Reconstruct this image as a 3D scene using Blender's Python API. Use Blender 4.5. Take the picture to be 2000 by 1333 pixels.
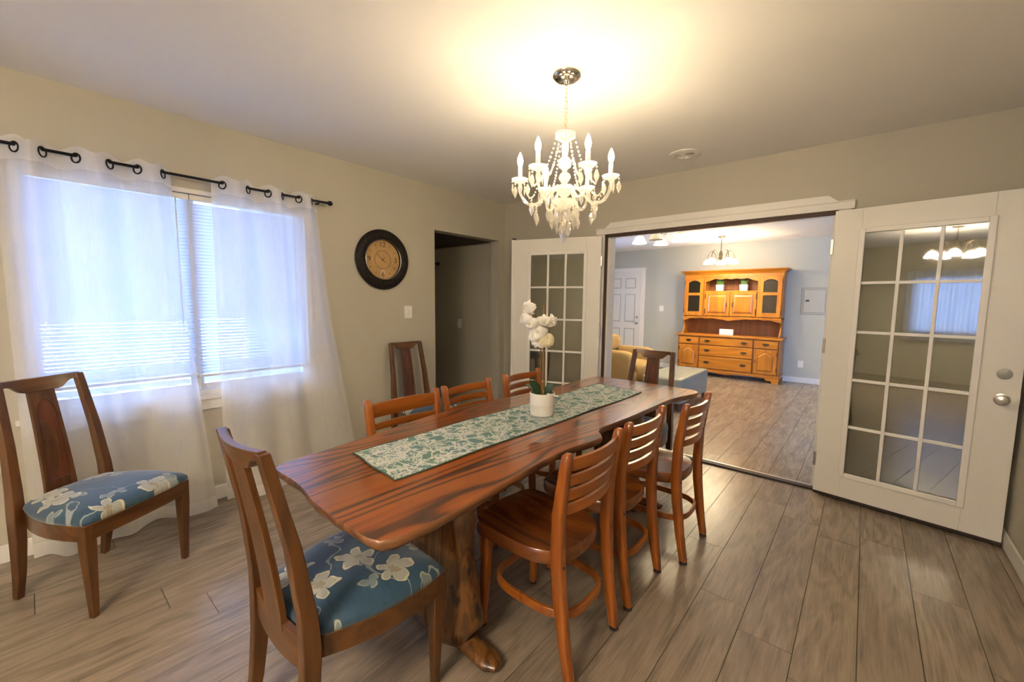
import bpy, bmesh, math, random
from math import sin, cos, pi, radians, sqrt, atan2
from mathutils import Vector, Matrix
random.seed(7)
S = bpy.context.scene
COL = S.collection
for o in list(bpy.data.objects): bpy.data.objects.remove(o)

# ------------------------------------------------------------------ camera
H = 2.44                      # ceiling height
XL, XR, YB, YR = -3.23, 0.685, 3.634, -3.3    # dining room walls
YF = 8.52                     # far room's far wall
def make_camera():
    yaw, pitch, roll = radians(40.496), radians(5.564), radians(0.585)
    f = Vector((-sin(yaw)*cos(pitch), cos(yaw)*cos(pitch), -sin(pitch)))
    r = Vector((cos(yaw), sin(yaw), 0)); u = r.cross(f)
    r2 = cos(roll)*r + sin(roll)*u; u2 = -sin(roll)*r + cos(roll)*u
    cam = bpy.data.cameras.new('camera'); ob = bpy.data.objects.new('camera', cam); COL.objects.link(ob)
    m = Matrix((r2, u2, -f)).transposed().to_4x4(); m.translation = (0, 0, 1.349); ob.matrix_world = m
    cam.sensor_width = 36; cam.lens = 806.9/2000*36; cam.clip_start = .02
    S.camera = ob
make_camera()
# ------------------------------------------------------------------ light, exposure
W = bpy.data.worlds.new('world'); S.world = W; W.use_nodes = True
bg = W.node_tree.nodes['Background']; bg.inputs[0].default_value = (.33, .52, 1, 1); bg.inputs[1].default_value = 3.8
def portal(name, loc, rot, sx, sy):
    l = bpy.data.lights.new(name, 'AREA'); l.shape = 'RECTANGLE'; l.size = sx; l.size_y = sy; l.cycles.is_portal = True
    o = bpy.data.objects.new(name, l); COL.objects.link(o); o.location = loc; o.rotation_euler = rot
portal('window_portal', (XL-.16, .7, 1.36), (0, -pi/2, 0), 1.36, 1.5)
portal('rear_window_portal', (-.7, YR-.16, 1.35), (pi/2, 0, 0), 1.1, 1.1)
portal('far_window_portal', (-4.90, 6.95, 1.48), (0, -pi/2, 0), 1.3, 1.15)
vs = S.view_settings; vs.view_transform = 'Standard'; vs.look = 'None'; vs.gamma = 1; vs.use_curve_mapping = False; vs.exposure = 2.35
BULB, SHADE_E, REAR_E = 72, 16.0, 27.0
cy_ = S.cycles; cy_.max_bounces = 7; cy_.adaptive_threshold = .02; cy_.diffuse_bounces = 4; cy_.glossy_bounces = 3; cy_.transmission_bounces = 5; cy_.transparent_max_bounces = 10     # lamp brightness

# ------------------------------------------------------------------ mesh helpers
class MB:
    def __init__(s): s.v = []; s.f = []
    def add(s, vs, fs):
        b = len(s.v); s.v += [tuple(v) for v in vs]; s.f += [tuple(b+i for i in f) for f in fs]; return s
    def box(s, c, d, rz=0, taper=1):
        x, y, z = (k/2 for k in d); R = Matrix.Rotation(rz, 3, 'Z')
        vs = [Vector(c)+R @ Vector((i*x*(taper if k > 0 else 1), j*y*(taper if k > 0 else 1), k*z)) for k in (-1, 1) for i, j in ((-1, -1), (1, -1), (1, 1), (-1, 1))]
        return s.add(vs, [(3, 2, 1, 0), (4, 5, 6, 7), (0, 1, 5, 4), (1, 2, 6, 5), (2, 3, 7, 6), (3, 0, 4, 7)])
    def b(s, x0, x1, y0, y1, z0, z1):
        return s.box(((x0+x1)/2, (y0+y1)/2, (z0+z1)/2), (abs(x1-x0), abs(y1-y0), abs(z1-z0)))
    def loft(s, secs, cap=True, closed=False, ring=True):
        n = len(secs[0]); vs = [v for c in secs for v in c]; fs = []; m = len(secs)
        for i in range(m if closed else m-1):
            for j in range(n if ring else n-1):
                a = i*n+j; b = i*n+(j+1) % n; c = ((i+1) % m)*n+(j+1) % n; d = ((i+1) % m)*n+j
                fs.append((a, b, c, d))
        if cap and not closed: fs += [tuple(range(n-1, -1, -1)), tuple((m-1)*n+k for k in range(n))]
        return s.add(vs, fs)
    def lathe(s, prof, n=24, c=(0, 0, 0), ax='z', cap=True):
        secs = []
        for r, h in prof:
            q = []
            for k in range(n):
                a = 2*pi*k/n; x, y = r*cos(a), r*sin(a)
                p = (x, y, h) if ax == 'z' else ((h, x, y) if ax == 'x' else (y, h, x))
                q.append((c[0]+p[0], c[1]+p[1], c[2]+p[2]))
            secs.append(q)
        return s.loft(secs, cap)
    def tube(s, pts, r, n=8, closed=False, flat=None):
        P = [Vector(p) for p in pts]; m = len(P); secs = []; up = None
        for i in range(m):
            if closed: t = P[(i+1) % m]-P[i-1]
            else: t = P[min(i+1, m-1)]-P[max(i-1, 0)]
            t.normalize()
            if up is None or abs(up.dot(t)) > .98: up = Vector((0, 0, 1)) if abs(t.z) < .9 else Vector((1, 0, 0))
            a = t.cross(up).normalized(); bb = a.cross(t).normalized()
            if not flat: up = bb
            ri = r[i] if isinstance(r, (list, tuple)) else r
            if flat: h, w = flat; secs.append([P[i]+a*sx*w+bb*sz*h for sx, sz in ((-1, -1), (1, -1), (1, 1), (-1, 1))])
            else: secs.append([P[i]+(a*cos(2*pi*k/n)+bb*sin(2*pi*k/n))*ri for k in range(n)])
        return s.loft(secs, not closed, closed)
    def prism(s, out, z0, z1, ax='z'):
        def m(p, h): return (p[0], p[1], h) if ax == 'z' else ((p[0], h, p[1]) if ax == 'y' else (h, p[0], p[1]))
        return s.loft([[m(p, z0) for p in out], [m(p, z1) for p in out]])
    def ball(s, c, r, n=8, sz=1.0):
        return s.lathe([(max(1e-4, r*sin(pi*i/n)), -r*sz*cos(pi*i/n)) for i in range(n+1)], n+2, c)
    def mesh(s, name, smooth=40, fix=True):
        me = bpy.data.meshes.new(name); me.from_pydata(s.v, [], s.f); me.validate()
        if fix:
            bm = bmesh.new(); bm.from_mesh(me); bmesh.ops.recalc_face_normals(bm, faces=bm.faces); bm.to_mesh(me); bm.free()
        if smooth:
            me.polygons.foreach_set('use_smooth', [True]*len(me.polygons)); me.set_sharp_from_angle(angle=radians(smooth))
        return me
    def build(s, name, mat, parent=None, bevel=0, smooth=40, seg=2, fix=True):
        return link(name, s.mesh(name, smooth, fix), mat, parent, bevel, seg)
def link(name, me, mat, parent=None, bevel=0, seg=2):
    if mat and not me.materials: me.materials.append(mat)
    o = bpy.data.objects.new(name, me); COL.objects.link(o); o.parent = parent
    if bevel:
        b = o.modifiers.new('bevel', 'BEVEL'); b.width = bevel; b.segments = seg; b.limit_method = 'ANGLE'; b.angle_limit = radians(40); b.harden_normals = False
    return o
def tag(o, label, cat, group=None):
    o['label'] = label; o['category'] = cat
    if group: o['group'] = group
    return o
def thing(name, label, cat, loc=(0, 0, 0), rz=0, group=None):
    o = bpy.data.objects.new(name, None); COL.objects.link(o); o.location = loc; o.rotation_euler = (0, 0, rz); o.empty_display_size = .1
    return tag(o, label, cat, group)
def struct(o): o['kind'] = 'structure'; return o
def dup(root, loc, rz, label, group=None):
    r = root.copy(); COL.objects.link(r); r.location = loc; r.rotation_euler = (0, 0, rz); r['label'] = label
    if group: r['group'] = group
    for ch in list(root.children):
        c = ch.copy(); COL.objects.link(c); c.parent = r
        for g in list(ch.children):
            d = g.copy(); COL.objects.link(d); d.parent = c
    return r
def text_mesh(body, size, depth=.001):
    cu = bpy.data.curves.new('txt', 'FONT'); cu.body = body; cu.size = size; cu.extrude = depth; cu.align_x = 'CENTER'; cu.align_y = 'CENTER'
    o = bpy.data.objects.new('txt', cu); COL.objects.link(o); dg = bpy.context.evaluated_depsgraph_get()
    me = bpy.data.meshes.new_from_object(o.evaluated_get(dg)); bpy.data.objects.remove(o); return me

# ------------------------------------------------------------------ materials
class NT:
    def __init__(s, name):
        s.m = bpy.data.materials.new(name); s.m.use_nodes = True; s.t = s.m.node_tree; s.t.nodes.clear()
        s.out = s.t.nodes.new('ShaderNodeOutputMaterial')
    def n(s, typ, ins=None, **kw):
        nd = s.t.nodes.new('ShaderNode'+typ)
        for k, v in kw.items(): setattr(nd, k, v)
        for k, v in (ins or {}).items(): s.put(nd.inputs[k], v)
        return nd
    def put(s, sock, v):
        if hasattr(v, 'is_output'): s.t.links.new(v, sock)
        elif hasattr(v, 'outputs'): s.t.links.new(v.outputs[0], sock)
        else:
            if isinstance(v, (tuple, list)) and len(v) == 3 and sock.type == 'RGBA': v = (*v, 1)
            sock.default_value = v
    def math(s, op, a, b=0, c=0): return s.n('Math', {0: a, 1: b, 2: c}, operation=op).outputs[0]
    def vm(s, op, a, b=(0, 0, 0)): return s.n('VectorMath', {0: a, 1: b}, operation=op)
    def ramp(s, fac, stops):
        r = s.n('ValToRGB', {0: fac}); e = r.color_ramp.elements
        while len(e) < len(stops): e.new(.5)
        for k, (p, c) in zip(e, stops): k.position = p; k.color = (*c, 1) if len(c) == 3 else c
        return r.outputs[0]
    def mix(s, fac, a, b): 
        nd = s.n('Mix', data_type='RGBA'); s.put(nd.inputs[0], fac); s.put(nd.inputs[6], a); s.put(nd.inputs[7], b); return nd.outputs[2]
    def noise(s, vec, scale, detail=2, rough=.5, dist=0):
        ins = {'Scale': scale, 'Detail': detail, 'Roughness': rough, 'Distortion': dist}
        if vec is not None: ins['Vector'] = vec
        return s.n('TexNoise', ins).outputs[0]
    def obj(s): return s.n('TexCoord').outputs['Object']
    def map(s, vec, scale=(1, 1, 1), loc=(0, 0, 0)): return s.n('Mapping', {'Vector': vec, 'Scale': scale, 'Location': loc}).outputs[0]
    def pbr(s, col, rough=.5, bump=None, bs=.1, bd=.002, **kw):
        ins = {'Base Color': col, 'Roughness': rough}; ins.update(kw)
        if bump is not None: ins['Normal'] = s.n('Bump', {'Height': bump, 'Strength': bs, 'Distance': bd}).outputs[0]
        p = s.n('BsdfPrincipled', ins); s.t.links.new(p.outputs[0], s.out.inputs[0]); return s.m
    def fin(s, sh): s.put(s.out.inputs[0], sh); return s.m
def plain(name, col, rough=.5, metal=0, var=.04, sc=8, bs=.05, **kw):
    t = NT(name); n = t.noise(t.obj(), sc, 3)
    c = t.mix(n, tuple(k*(1-var) for k in col), tuple(min(1, k*(1+var)) for k in col))
    return t.pbr(c, rough, n, bs, Metallic=metal, **kw)
def paint(name, col, rough=.6):
    t = NT(name); o = t.obj(); n = t.noise(o, 1.3, 2); f = t.noise(o, 220, 2)
    return t.pbr(t.mix(n, tuple(k*.97 for k in col), tuple(k*1.03 for k in col)), rough, f, .12, .0015)
def wood(name, light, dark, ax='z', rough=.35, freq=9, fine=90, coat=.3, contrast=1.0, cr=.15):
    t = NT(name); o = t.obj(); st = {'x': (.12, 1, 1), 'y': (1, .12, 1), 'z': (1, 1, .12)}[ax]
    v = t.map(o, st); n = t.noise(v, freq, 2, .5, .4)
    bands = t.math('MULTIPLY_ADD', t.math('SINE', t.math('MULTIPLY', n, 40)), .5, .5)
    st2 = {'x': (.03, 1, 1), 'y': (1, .03, 1), 'z': (1, 1, .03)}[ax]
    g = t.noise(t.map(o, st2), fine, 3, .6)
    rnd = t.n('ObjectInfo').outputs['Random']
    fac = t.math('ADD', t.math('MULTIPLY', bands, .35*contrast), t.math('MULTIPLY', g, .65))
    c = t.ramp(fac, [(.22, dark), (.72, light)])
    c = t.mix(t.math('MULTIPLY', rnd, .25), c, tuple(k*.6 for k in light))
    return t.pbr(c, rough, g, .08, .001, **{'Coat Weight': coat, 'Coat Roughness': cr})
def emis(name, col, strength, base=(.9, .88, .8)):
    t = NT(name); return t.pbr(base, .3, **{'Emission Color': (*col, 1), 'Emission Strength': strength})

M = {}
M['wall'] = paint('wall_paint_greige', (.50, .468, .385))
M['wall_far'] = paint('wall_paint_grey', (.50, .505, .44))
M['ceil'] = paint('ceiling_paint_white', (.86, .85, .83), .8)
M['white'] = paint('trim_paint_white', (.82, .80, .76), .35)
M['doorw'] = paint('door_paint_white', (.78, .76, .70), .38)
M['dark'] = plain('dark_rubber', (.03, .02, .018), .5)
M['brownstrip'] = plain('brown_weatherstrip', (.07, .035, .025), .6)
M['black'] = plain('black_metal', (.012, .012, .016), .35, .6)
M['chrome'] = plain('polished_nickel', (.75, .72, .66), .12, 1)
M['brass'] = plain('pale_brass', (.75, .62, .38), .25, 1)
M['nickel'] = plain('satin_nickel', (.55, .52, .46), .3, 1)
M['bronze'] = plain('dark_bronze', (.10, .075, .05), .4, .8)
M['plastic'] = plain('white_plastic', (.82, .80, .75), .35)
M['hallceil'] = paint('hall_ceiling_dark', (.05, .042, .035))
M['A'] = wood('walnut_vertical', (.135, .050, .011), (.055, .019, .005), 'z', .33, 6)
M['Ax'] = wood('walnut_horizontal', (.135, .050, .011), (.055, .019, .005), 'x', .33, 6)
M['Apanel'] = wood('walnut_panel_reddish', (.15, .038, .012), (.085, .02, .007), 'z', .38, 4)
M['B'] = wood('honey_oak_vertical', (.38, .108, .012), (.22, .054, .007), 'z', .3, 5)
M['Bx'] = wood('honey_oak_horizontal', (.38, .11, .013), (.22, .056, .007), 'x', .3, 5)
M['Bseat'] = wood('honey_oak_seat', (.27, .078, .013), (.11, .030, .007), 'y', .27, 5, coat=.4)
M['hut'] = wood('golden_oak_vertical', (.60, .225, .014), (.40, .13, .009), 'z', .4, 4)
M['hutx'] = wood('golden_oak_horizontal', (.60, .225, .014), (.40, .13, .009), 'x', .4, 4)
M['hutd'] = wood('golden_oak_back_and_shade', (.30, .10, .018), (.2, .06, .012), 'z', .45, 3)  # back boards; also the painted shade in panel grooves and drawer gaps
def mat_floor():
    t = NT('greige_laminate_plank'); o = t.obj(); rnd = t.n('ObjectInfo').outputs['Random']
    off = t.n('CombineXYZ', {0: t.math('MULTIPLY', rnd, 37.), 1: t.math('MULTIPLY', rnd, 91.), 2: 0}).outputs[0]
    v = t.vm('ADD', o, off).outputs[0]
    big = t.noise(t.map(v, (5, .8, 1)), 1.6, 3, .55, .6)
    bands = t.math('MULTIPLY_ADD', t.math('SINE', t.math('MULTIPLY', big, 34)), .5, .5)
    fine = t.noise(t.map(v, (60, 2.2, 1)), 2.2, 4, .6)
    mott = t.noise(t.map(v, (7, 1.6, 1)), 1.5, 3, .6)
    c = t.ramp(t.math('ADD', t.math('MULTIPLY', fine, .5), t.math('ADD', t.math('MULTIPLY', bands, .14), t.math('MULTIPLY', mott, .42))), [(.28, (.135, .104, .076)), (.52, (.262, .207, .152)), (.76, (.37, .30, .228))])
    c = t.mix(t.math('MULTIPLY', rnd, .32), c, (.20, .16, .13))
    return t.pbr(c, .27, fine, .10, .001, **{'Specular IOR Level': .5})
M['floor'] = mat_floor()
M['joint'] = plain('plank_joint_dark', (.07, .055, .045), .8)
def mat_table():
    t = NT('redwood_slab_varnished'); o = t.obj()
    n = t.noise(t.map(o, (4.2, .36, 1), (3.1, .4, 0)), 1.25, 2, .45, .35)
    s = t.math('SINE', t.math('MULTIPLY', n, 105))
    bands = t.math('POWER', t.math('MULTIPLY_ADD', s, .5, .5), 2.6)
    fine = t.noise(t.map(o, (70, 1.6, 1)), 1.6, 4, .6)
    fac = t.math('ADD', t.math('MULTIPLY', bands, .50), t.math('MULTIPLY', fine, .62))
    c = t.ramp(fac, [(.16, (.33, .085, .009)), (.46, (.235, .050, .006)), (.66, (.085, .017, .004)), (.9, (.026, .007, .003))])
    return t.pbr(c, .30, fine, .1, .001, **{'Coat Weight': 1.0, 'Coat Roughness': .09, 'Coat IOR': 1.6})
M['table'] = mat_table()
M['bark'] = wood('live_edge_sapwood', (.24, .10, .035), (.07, .024, .010), 'y', .45, 7)
def mat_trunk():
    t = NT('knotty_log_varnished'); o = t.obj()
    n = t.noise(t.map(o, (4, 4, .7)), 1.6, 3, .55, 1.1); s = t.math('MULTIPLY_ADD', t.math('SINE', t.math('MULTIPLY', n, 45)), .5, .5)
    k = t.noise(t.map(o, (1, 1, .45)), 17, 3, .6); f = t.noise(t.map(o, (1, 1, .06)), 60, 3)
    c = t.ramp(t.math('ADD', t.math('MULTIPLY', s, .4), t.math('MULTIPLY', f, .55)), [(.2, (.065, .024, .007)), (.55, (.15, .060, .014)), (.85, (.22, .10, .026))])
    c = t.mix(t.ramp(k, [(.57, (0, 0, 0)), (.66, (1, 1, 1))]), c, (.022, .008, .004))
    return t.pbr(c, .35, t.math('ADD', s, k), .35, .004, **{'Coat Weight': .4})
M['trunk'] = mat_trunk()
def mat_runner():
    t = NT('green_floral_woven'); o = t.obj()
    def warp(k, amp, loc): return t.n('CombineXYZ', {0: t.math('MULTIPLY', t.noise(o, k, 2), amp), 1: t.math('MULTIPLY', t.noise(t.map(o, loc=loc), k, 2), amp), 2: 0}).outputs[0]
    wv = t.vm('ADD', o, warp(16, .10, (4, 2, 0))).outputs[0]
    e = t.n('TexVoronoi', {'Vector': wv, 'Scale': 15.}, feature='DISTANCE_TO_EDGE', voronoi_dimensions='2D').outputs[0]
    f = t.noise(o, 42, 1, .5, .6); patch = t.ramp(t.noise(o, 13, 2), [(.43, (0, 0, 0)), (.50, (1, 1, 1))])
    line = t.math('LESS_THAN', e, .075)
    squig = t.math('LESS_THAN', t.math('ABSOLUTE', t.math('SUBTRACT', t.math('FRACT', t.math('MULTIPLY', f, 5)), .5)), .30)
    mask = t.math('MAXIMUM', line, t.math('MULTIPLY', squig, patch))
    base = t.ramp(t.noise(o, 7, 1), [(.42, (.105, .205, .172)), (.6, (.10, .195, .215))])
    return t.pbr(t.mix(mask, base, (.50, .52, .49)), .85, t.noise(o, 300, 1), .2, .001)
M['runner'] = mat_runner(); M['hem'] = plain('dark_green_hem', (.05, .09, .07), .85)
def mat_fabric():
    t = NT('blue_floral_upholstery'); o = t.obj()
    rnd = t.n('ObjectInfo').outputs['Random']
    v = t.vm('ADD', t.vm('MULTIPLY', o, (5.2, 5.2, 0)).outputs[0], t.n('CombineXYZ', {0: t.math('MULTIPLY', rnd, 23.), 1: t.math('MULTIPLY', rnd, 57.), 2: 0}).outputs[0]).outputs[0]
    v = t.vm('ADD', v, t.n('CombineXYZ', {0: t.math('MULTIPLY', t.noise(v, 2.6, 2), .34), 1: t.math('MULTIPLY', t.noise(t.map(v, loc=(5, 3, 0)), 2.6, 2), .34), 2: 0}).outputs[0]).outputs[0]
    def flower(vec, petals, rad, amp, rnd_w):
        vo = t.n('TexVoronoi', {'Vector': vec, 'Scale': 1., 'Randomness': rnd_w}, voronoi_dimensions='2D', feature='F1')
        d = t.vm('SUBTRACT', vec, vo.outputs['Position']).outputs[0]
        x = t.n('SeparateXYZ', {0: d}); r = t.math('SQRT', t.math('ADD', t.math('MULTIPLY', x.outputs[0], x.outputs[0]), t.math('MULTIPLY', x.outputs[1], x.outputs[1])))
        a = t.math('ARCTAN2', x.outputs[1], x.outputs[0]); cr = t.n('SeparateColor', {0: vo.outputs['Color']})
        a2 = t.math('ADD', a, t.math('MULTIPLY', cr.outputs[0], 6.28))
        pet = t.math('ABSOLUTE', t.math('COSINE', t.math('MULTIPLY', a2, petals/2)))
        R = t.math('MULTIPLY_ADD', t.math('POWER', pet, .6), amp, rad)
        q = t.math('DIVIDE', r, R)
        return q, cr, pet
    q, cr, pet = flower(v, 5, .08, .25, .85)
    keep = t.math('GREATER_THAN', cr.outputs[1], .28); body = t.math('MULTIPLY', keep, t.math('LESS_THAN', q, 1.0)); rim = t.math('MULTIPLY', body, t.math('GREATER_THAN', q, .86)); core = t.math('MULTIPLY', keep, t.math('LESS_THAN', q, .28))
    q2, cr2, p2 = flower(t.vm('ADD', t.vm('MULTIPLY', v, (1.5, 1.5, 0)).outputs[0], (.37, .81, 0)).outputs[0], 3, .03, .22, 1.)
    leaf = t.math('MULTIPLY', t.math('GREATER_THAN', cr2.outputs[1], .45), t.math('LESS_THAN', q2, 1.0)); lrim = t.math('MULTIPLY', leaf, t.math('GREATER_THAN', q2, .8))
    vine = t.math('LESS_THAN', t.math('ABSOLUTE', t.math('SUBTRACT', t.noise(v, .8, 1, .5, .4), .5)), .006)
    weave = t.noise(t.map(o, (40, 400, 1)), 1, 2)
    base = t.ramp(weave, [(.3, (.015, .054, .105)), (.7, (.024, .078, .140))])
    c = t.mix(vine, base, (.26, .30, .30)); c = t.mix(leaf, c, (.17, .225, .25)); c = t.mix(lrim, c, (.34, .35, .29))
    c = t.mix(body, c, (.36, .36, .32)); c = t.mix(rim, c, (.58, .54, .38)); c = t.mix(core, c, (.28, .25, .17))
    return t.pbr(c, .6, weave, .15, .001, **{'Sheen Weight': .3})
M['fabric'] = mat_fabric()
def mat_sheer(name, alpha, col):
    t = NT(name); o = t.obj(); w = t.noise(t.map(o, (300, 300, 12)), 1, 2)
    tr = t.n('BsdfTransparent', {0: (1, 1, 1)}); tl = t.n('BsdfTranslucent', {0: col}); df = t.n('BsdfDiffuse', {0: col})
    a = t.n('MixShader', {0: .5, 1: tl, 2: df}); f = t.math('MULTIPLY_ADD', w, .12, alpha-.06)
    return t.fin(t.n('MixShader', {0: f, 1: tr, 2: a}))
M['sheer'] = mat_sheer('white_sheer_voile', .62, (.90, .89, .87)); M['lined'] = mat_sheer('lined_white_curtain', .95, (.70, .70, .72)); M['sheerband'] = mat_sheer('white_sheer_double', .8, (.9, .89, .87))
def mat_slat():
    t = NT('white_vinyl_slat'); tl = t.n('BsdfTranslucent', {0: (.62, .67, .74)}); df = t.n('BsdfDiffuse', {0: (.8, .8, .8)})
    return t.fin(t.n('MixShader', {0: .55, 1: tl, 2: df}))
M['slat'] = mat_slat()
def mat_glass(name, refl, tint, rough=.02):
    t = NT(name); fr = t.n('LayerWeight', {'Blend': .35}).outputs['Fresnel']
    f = t.math('MINIMUM', t.math('ADD', fr, refl), 1)
    return t.fin(t.n('MixShader', {0: f, 1: t.n('BsdfTransparent', {0: tint}), 2: t.n('BsdfGlossy', {'Color': (1, 1, 1), 'Roughness': rough})}))
M['pane'] = mat_glass('door_pane_glass', .11, (.74, .75, .70)); M['wglass'] = mat_glass('window_glass', .03, (.95, .97, 1))
M['smoke'] = mat_glass('amber_cabinet_glass', .08, (.45, .38, .3), .1)
def mat_crystal():
    t = NT('cut_crystal'); lw = t.n('LayerWeight', {'Blend': .5}).outputs['Facing']
    gl = t.n('BsdfGlossy', {'Color': (1, .98, .94), 'Roughness': .06}); tr = t.n('BsdfTransparent', {0: (.93, .92, .9)}); df = t.n('BsdfTranslucent', {0: (.95, .93, .88)})
    a = t.n('MixShader', {0: t.math('MULTIPLY_ADD', lw, .55, .2), 1: tr, 2: gl})
    return t.fin(t.n('MixShader', {0: .24, 1: a, 2: df}))
M['crystal'] = mat_crystal()
M['bulb'] = emis('lit_flame_bulb', (1, .79, .50), BULB)
M['shade'] = emis('lit_frosted_glass', (1, .80, .50), SHADE_E)
M['shade_rear'] = emis('lit_frosted_glass_bright', (1, .83, .60), REAR_E)
M['shadeoff'] = plain('frosted_glass_shade', (.85, .8, .66), .4, Alpha=1)
M['tan'] = plain('tan_microfibre', (.42, .28, .11), .9, 0, .15, 5, .2)
M['leather'] = plain('grey_green_leather', (.25, .26, .22), .4, 0, .08, 12)
M['pot'] = plain('white_ceramic', (.80, .78, .74), .35); M['soil'] = plain('dark_moss', (.02, .025, .015), .9)
M['leafg'] = plain('orchid_leaf_green', (.018, .055, .018), .35, 0, .3); M['stem'] = plain('olive_stem', (.13, .10, .025), .5)
M['stick'] = plain('wooden_stake', (.40, .18, .05), .6); M['petal'] = plain('white_petal', (.88, .86, .80), .5, 0, .02); M['petalc'] = plain('cream_petal', (.80, .72, .48), .5)
M['grass'] = plain('grass_green', (.10, .24, .04), .5, 0, .3)
M['panelg'] = plain('grey_enamel', (.36, .36, .32), .4, .2); M['panell'] = plain('light_grey_enamel', (.46, .46, .41), .4, .1)
M['clockface'] = plain('aged_tan_dial', (.48, .30, .12), .5, 0, .25, 9); M['print'] = plain('brown_print', (.10, .055, .025), .6); M['clockpatch'] = plain('pale_dial_plate', (.60, .44, .26), .5)
def mat_rim():
    t = NT('embossed_dark_rim'); o = t.obj(); n = t.noise(o, 55, 3, .7); return t.pbr(t.ramp(n, [(.4, (.006, .005, .005)), (.78, (.035, .024, .018))]), .5, n, .8, .006, **{'Specular IOR Level': .25})
M['rim'] = mat_rim()
M['ground'] = plain('yard_ground', (.30, .30, .27), .9, 0, .3, 2); M['rail'] = plain('porch_white', (.9, .9, .9), .6)
M['hallcurt'] = None
def mat_hallcurt():
    t = NT('black_curtain_white_bands'); z = t.n('SeparateXYZ', {0: t.obj()}).outputs[2]
    f = t.math('LESS_THAN', t.math('FRACT', t.math('DIVIDE', z, .088)), .10); return t.pbr(t.mix(f, (.012, .011, .012), (.4, .38, .36)), .85)
M['hallcurt'] = mat_hallcurt()
M['metalmesh'] = plain('pewter_lattice', (.35, .30, .22), .35, .8)

# ------------------------------------------------------------------ room shell
T = .13
WY0, WY1, WZ0, WZ1 = -.02, 1.42, .72, 2.02     # window in the left wall
HY0, HY1, HZ = 2.61, 3.54, 2.026               # hall opening
m = MB()
for y0, y1, z0, z1 in [(YR, WY0, 0, H), (WY0, WY1, 0, WZ0), (WY0, WY1, WZ1, H), (WY1, HY0, 0, H), (HY0, HY1, HZ, H), (HY1, YB+T, 0, H)]: m.b(XL-T, XL, y0, y1, z0, z1)
struct(m.build('wall_left', M['wall'], smooth=0))
OX0, OX1, OZ = -1.945, -.19, 1.985             # double door opening
m = MB(); m.b(XL, OX0, YB, YB+T, 0, H); m.b(OX1, XR+T, YB, YB+T, 0, H); m.b(OX0, OX1, YB, YB+T, OZ, H)
struct(m.build('wall_back', M['wall'], smooth=0))
struct(MB().b(XR, XR+T, YR, YB, 0, H).build('wall_right', M['wall'], smooth=0))
m = MB(); RX0, RX1, RZ0, RZ1 = -1.25, -.15, .85, 1.85
m.b(XL-T, RX0, YR-T, YR, 0, H); m.b(RX1, XR+T, YR-T, YR, 0, H); m.b(RX0, RX1, YR-T, YR, 0, RZ0); m.b(RX0, RX1, YR-T, YR, RZ1, H)
struct(m.build('wall_rear', M['wall'], smooth=0))
struct(MB().b(-4.75, 1.9, YF, YF+T, 0, H).build('wall_far', M['wall_far'], smooth=0))
m = MB(); m.b(-4.75-T, -4.75, YB+T, 6.4, 0, H); m.b(-4.75-T, -4.75, 7.5, YF+T, 0, H); m.b(-4.75-T, -4.75, 6.4, 7.5, 0, .85); m.b(-4.75-T, -4.75, 6.4, 7.5, 2.1, H)
struct(m.build('wall_far_left', M['wall_far'], smooth=0))
struct(MB().b(1.9, 1.9+T, YB, YF+T, 0, H).build('wall_far_right', M['wall_far'], smooth=0))
struct(MB().b(-4.75-T, XL, YB+T-.001, YB+T+.1, 0, H).build('wall_far_near', M['wall_far'], smooth=0))
struct(MB().b(-4.9, 2.05, YR-T, YF+T, H, H+.1).build('ceiling', M['ceil'], smooth=0))
# hall beyond the opening
struct(MB().b(-4.6, XL-T, 3.60, 3.66, 0, H).build('wall_hall', M['wall'], smooth=0))
struct(MB().b(-4.72, -4.6, 1.4, 3.7, 0, H).build('wall_hall_end', M['wall'], smooth=0))
struct(MB().b(-4.6, XL-T, 1.4, 1.5, 0, H).build('wall_hall_near', M['wall'], smooth=0))
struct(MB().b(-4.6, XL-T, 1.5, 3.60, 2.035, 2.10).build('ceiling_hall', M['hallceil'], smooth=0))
# floor: base and planks
fl = struct(MB().b(-4.9, 2.05, YR-T, YF+T, -.06, -.009).build('floor', M['joint'], smooth=0))
PW, PL, rest = .19, 1.22, MB(); cache = {}
rp = random.Random(3)
def plank(x0, x1, y0, y1, vis):
    g = .0012; key = (round(x1-x0, 3), round(y1-y0, 3))
    if not vis: rest.b(x0+g, x1-g, y0+g, y1-g, -.009, 0); return
    if key not in cache: cache[key] = MB().b(-(x1-x0)/2+g, (x1-x0)/2-g, -(y1-y0)/2+g, (y1-y0)/2-g, -.009, 0).mesh('plank', 0)
    o = link('plank', cache[key], M['floor'], fl); o.location = ((x0+x1)/2, (y0+y1)/2, 0)
def lay(xa, xb, ya, yb, vis):
    k0 = math.floor((xa-.066)/PW)
    for k in range(k0, k0+60):
        x0, x1 = .066+PW*k, .066+PW*(k+1)
        if x0 >= xb: break
        x0, x1 = max(x0, xa), min(x1, xb)
        if x1-x0 < .01: continue
        off = 1.83 if k == -2 else 1.83+((k*0.437+.11*((k*7) % 5)) % 1)*PL
        y = off-PL*math.ceil((off-ya)/PL)
        while y < yb-1e-6:
            a, b_ = max(y, ya), min(y+PL, yb)
            if b_-a > .02: plank(x0, x1, a, b_, vis((x0+x1)/2, (a+b_)/2))
            y += PL
lay(XL, XR, YR, YB+.02, lambda x, y: y > -1.0 and not (x > -.35 and y < .55))
lay(-4.75, 1.9, YB+.05, YF, lambda x, y: -3.6 < x < -.15 and (x < -.3 or y > 4.2))
o = rest.build('plank_remainder', M['floor'], fl, smooth=0); o['kind'] = 'stuff'
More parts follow.
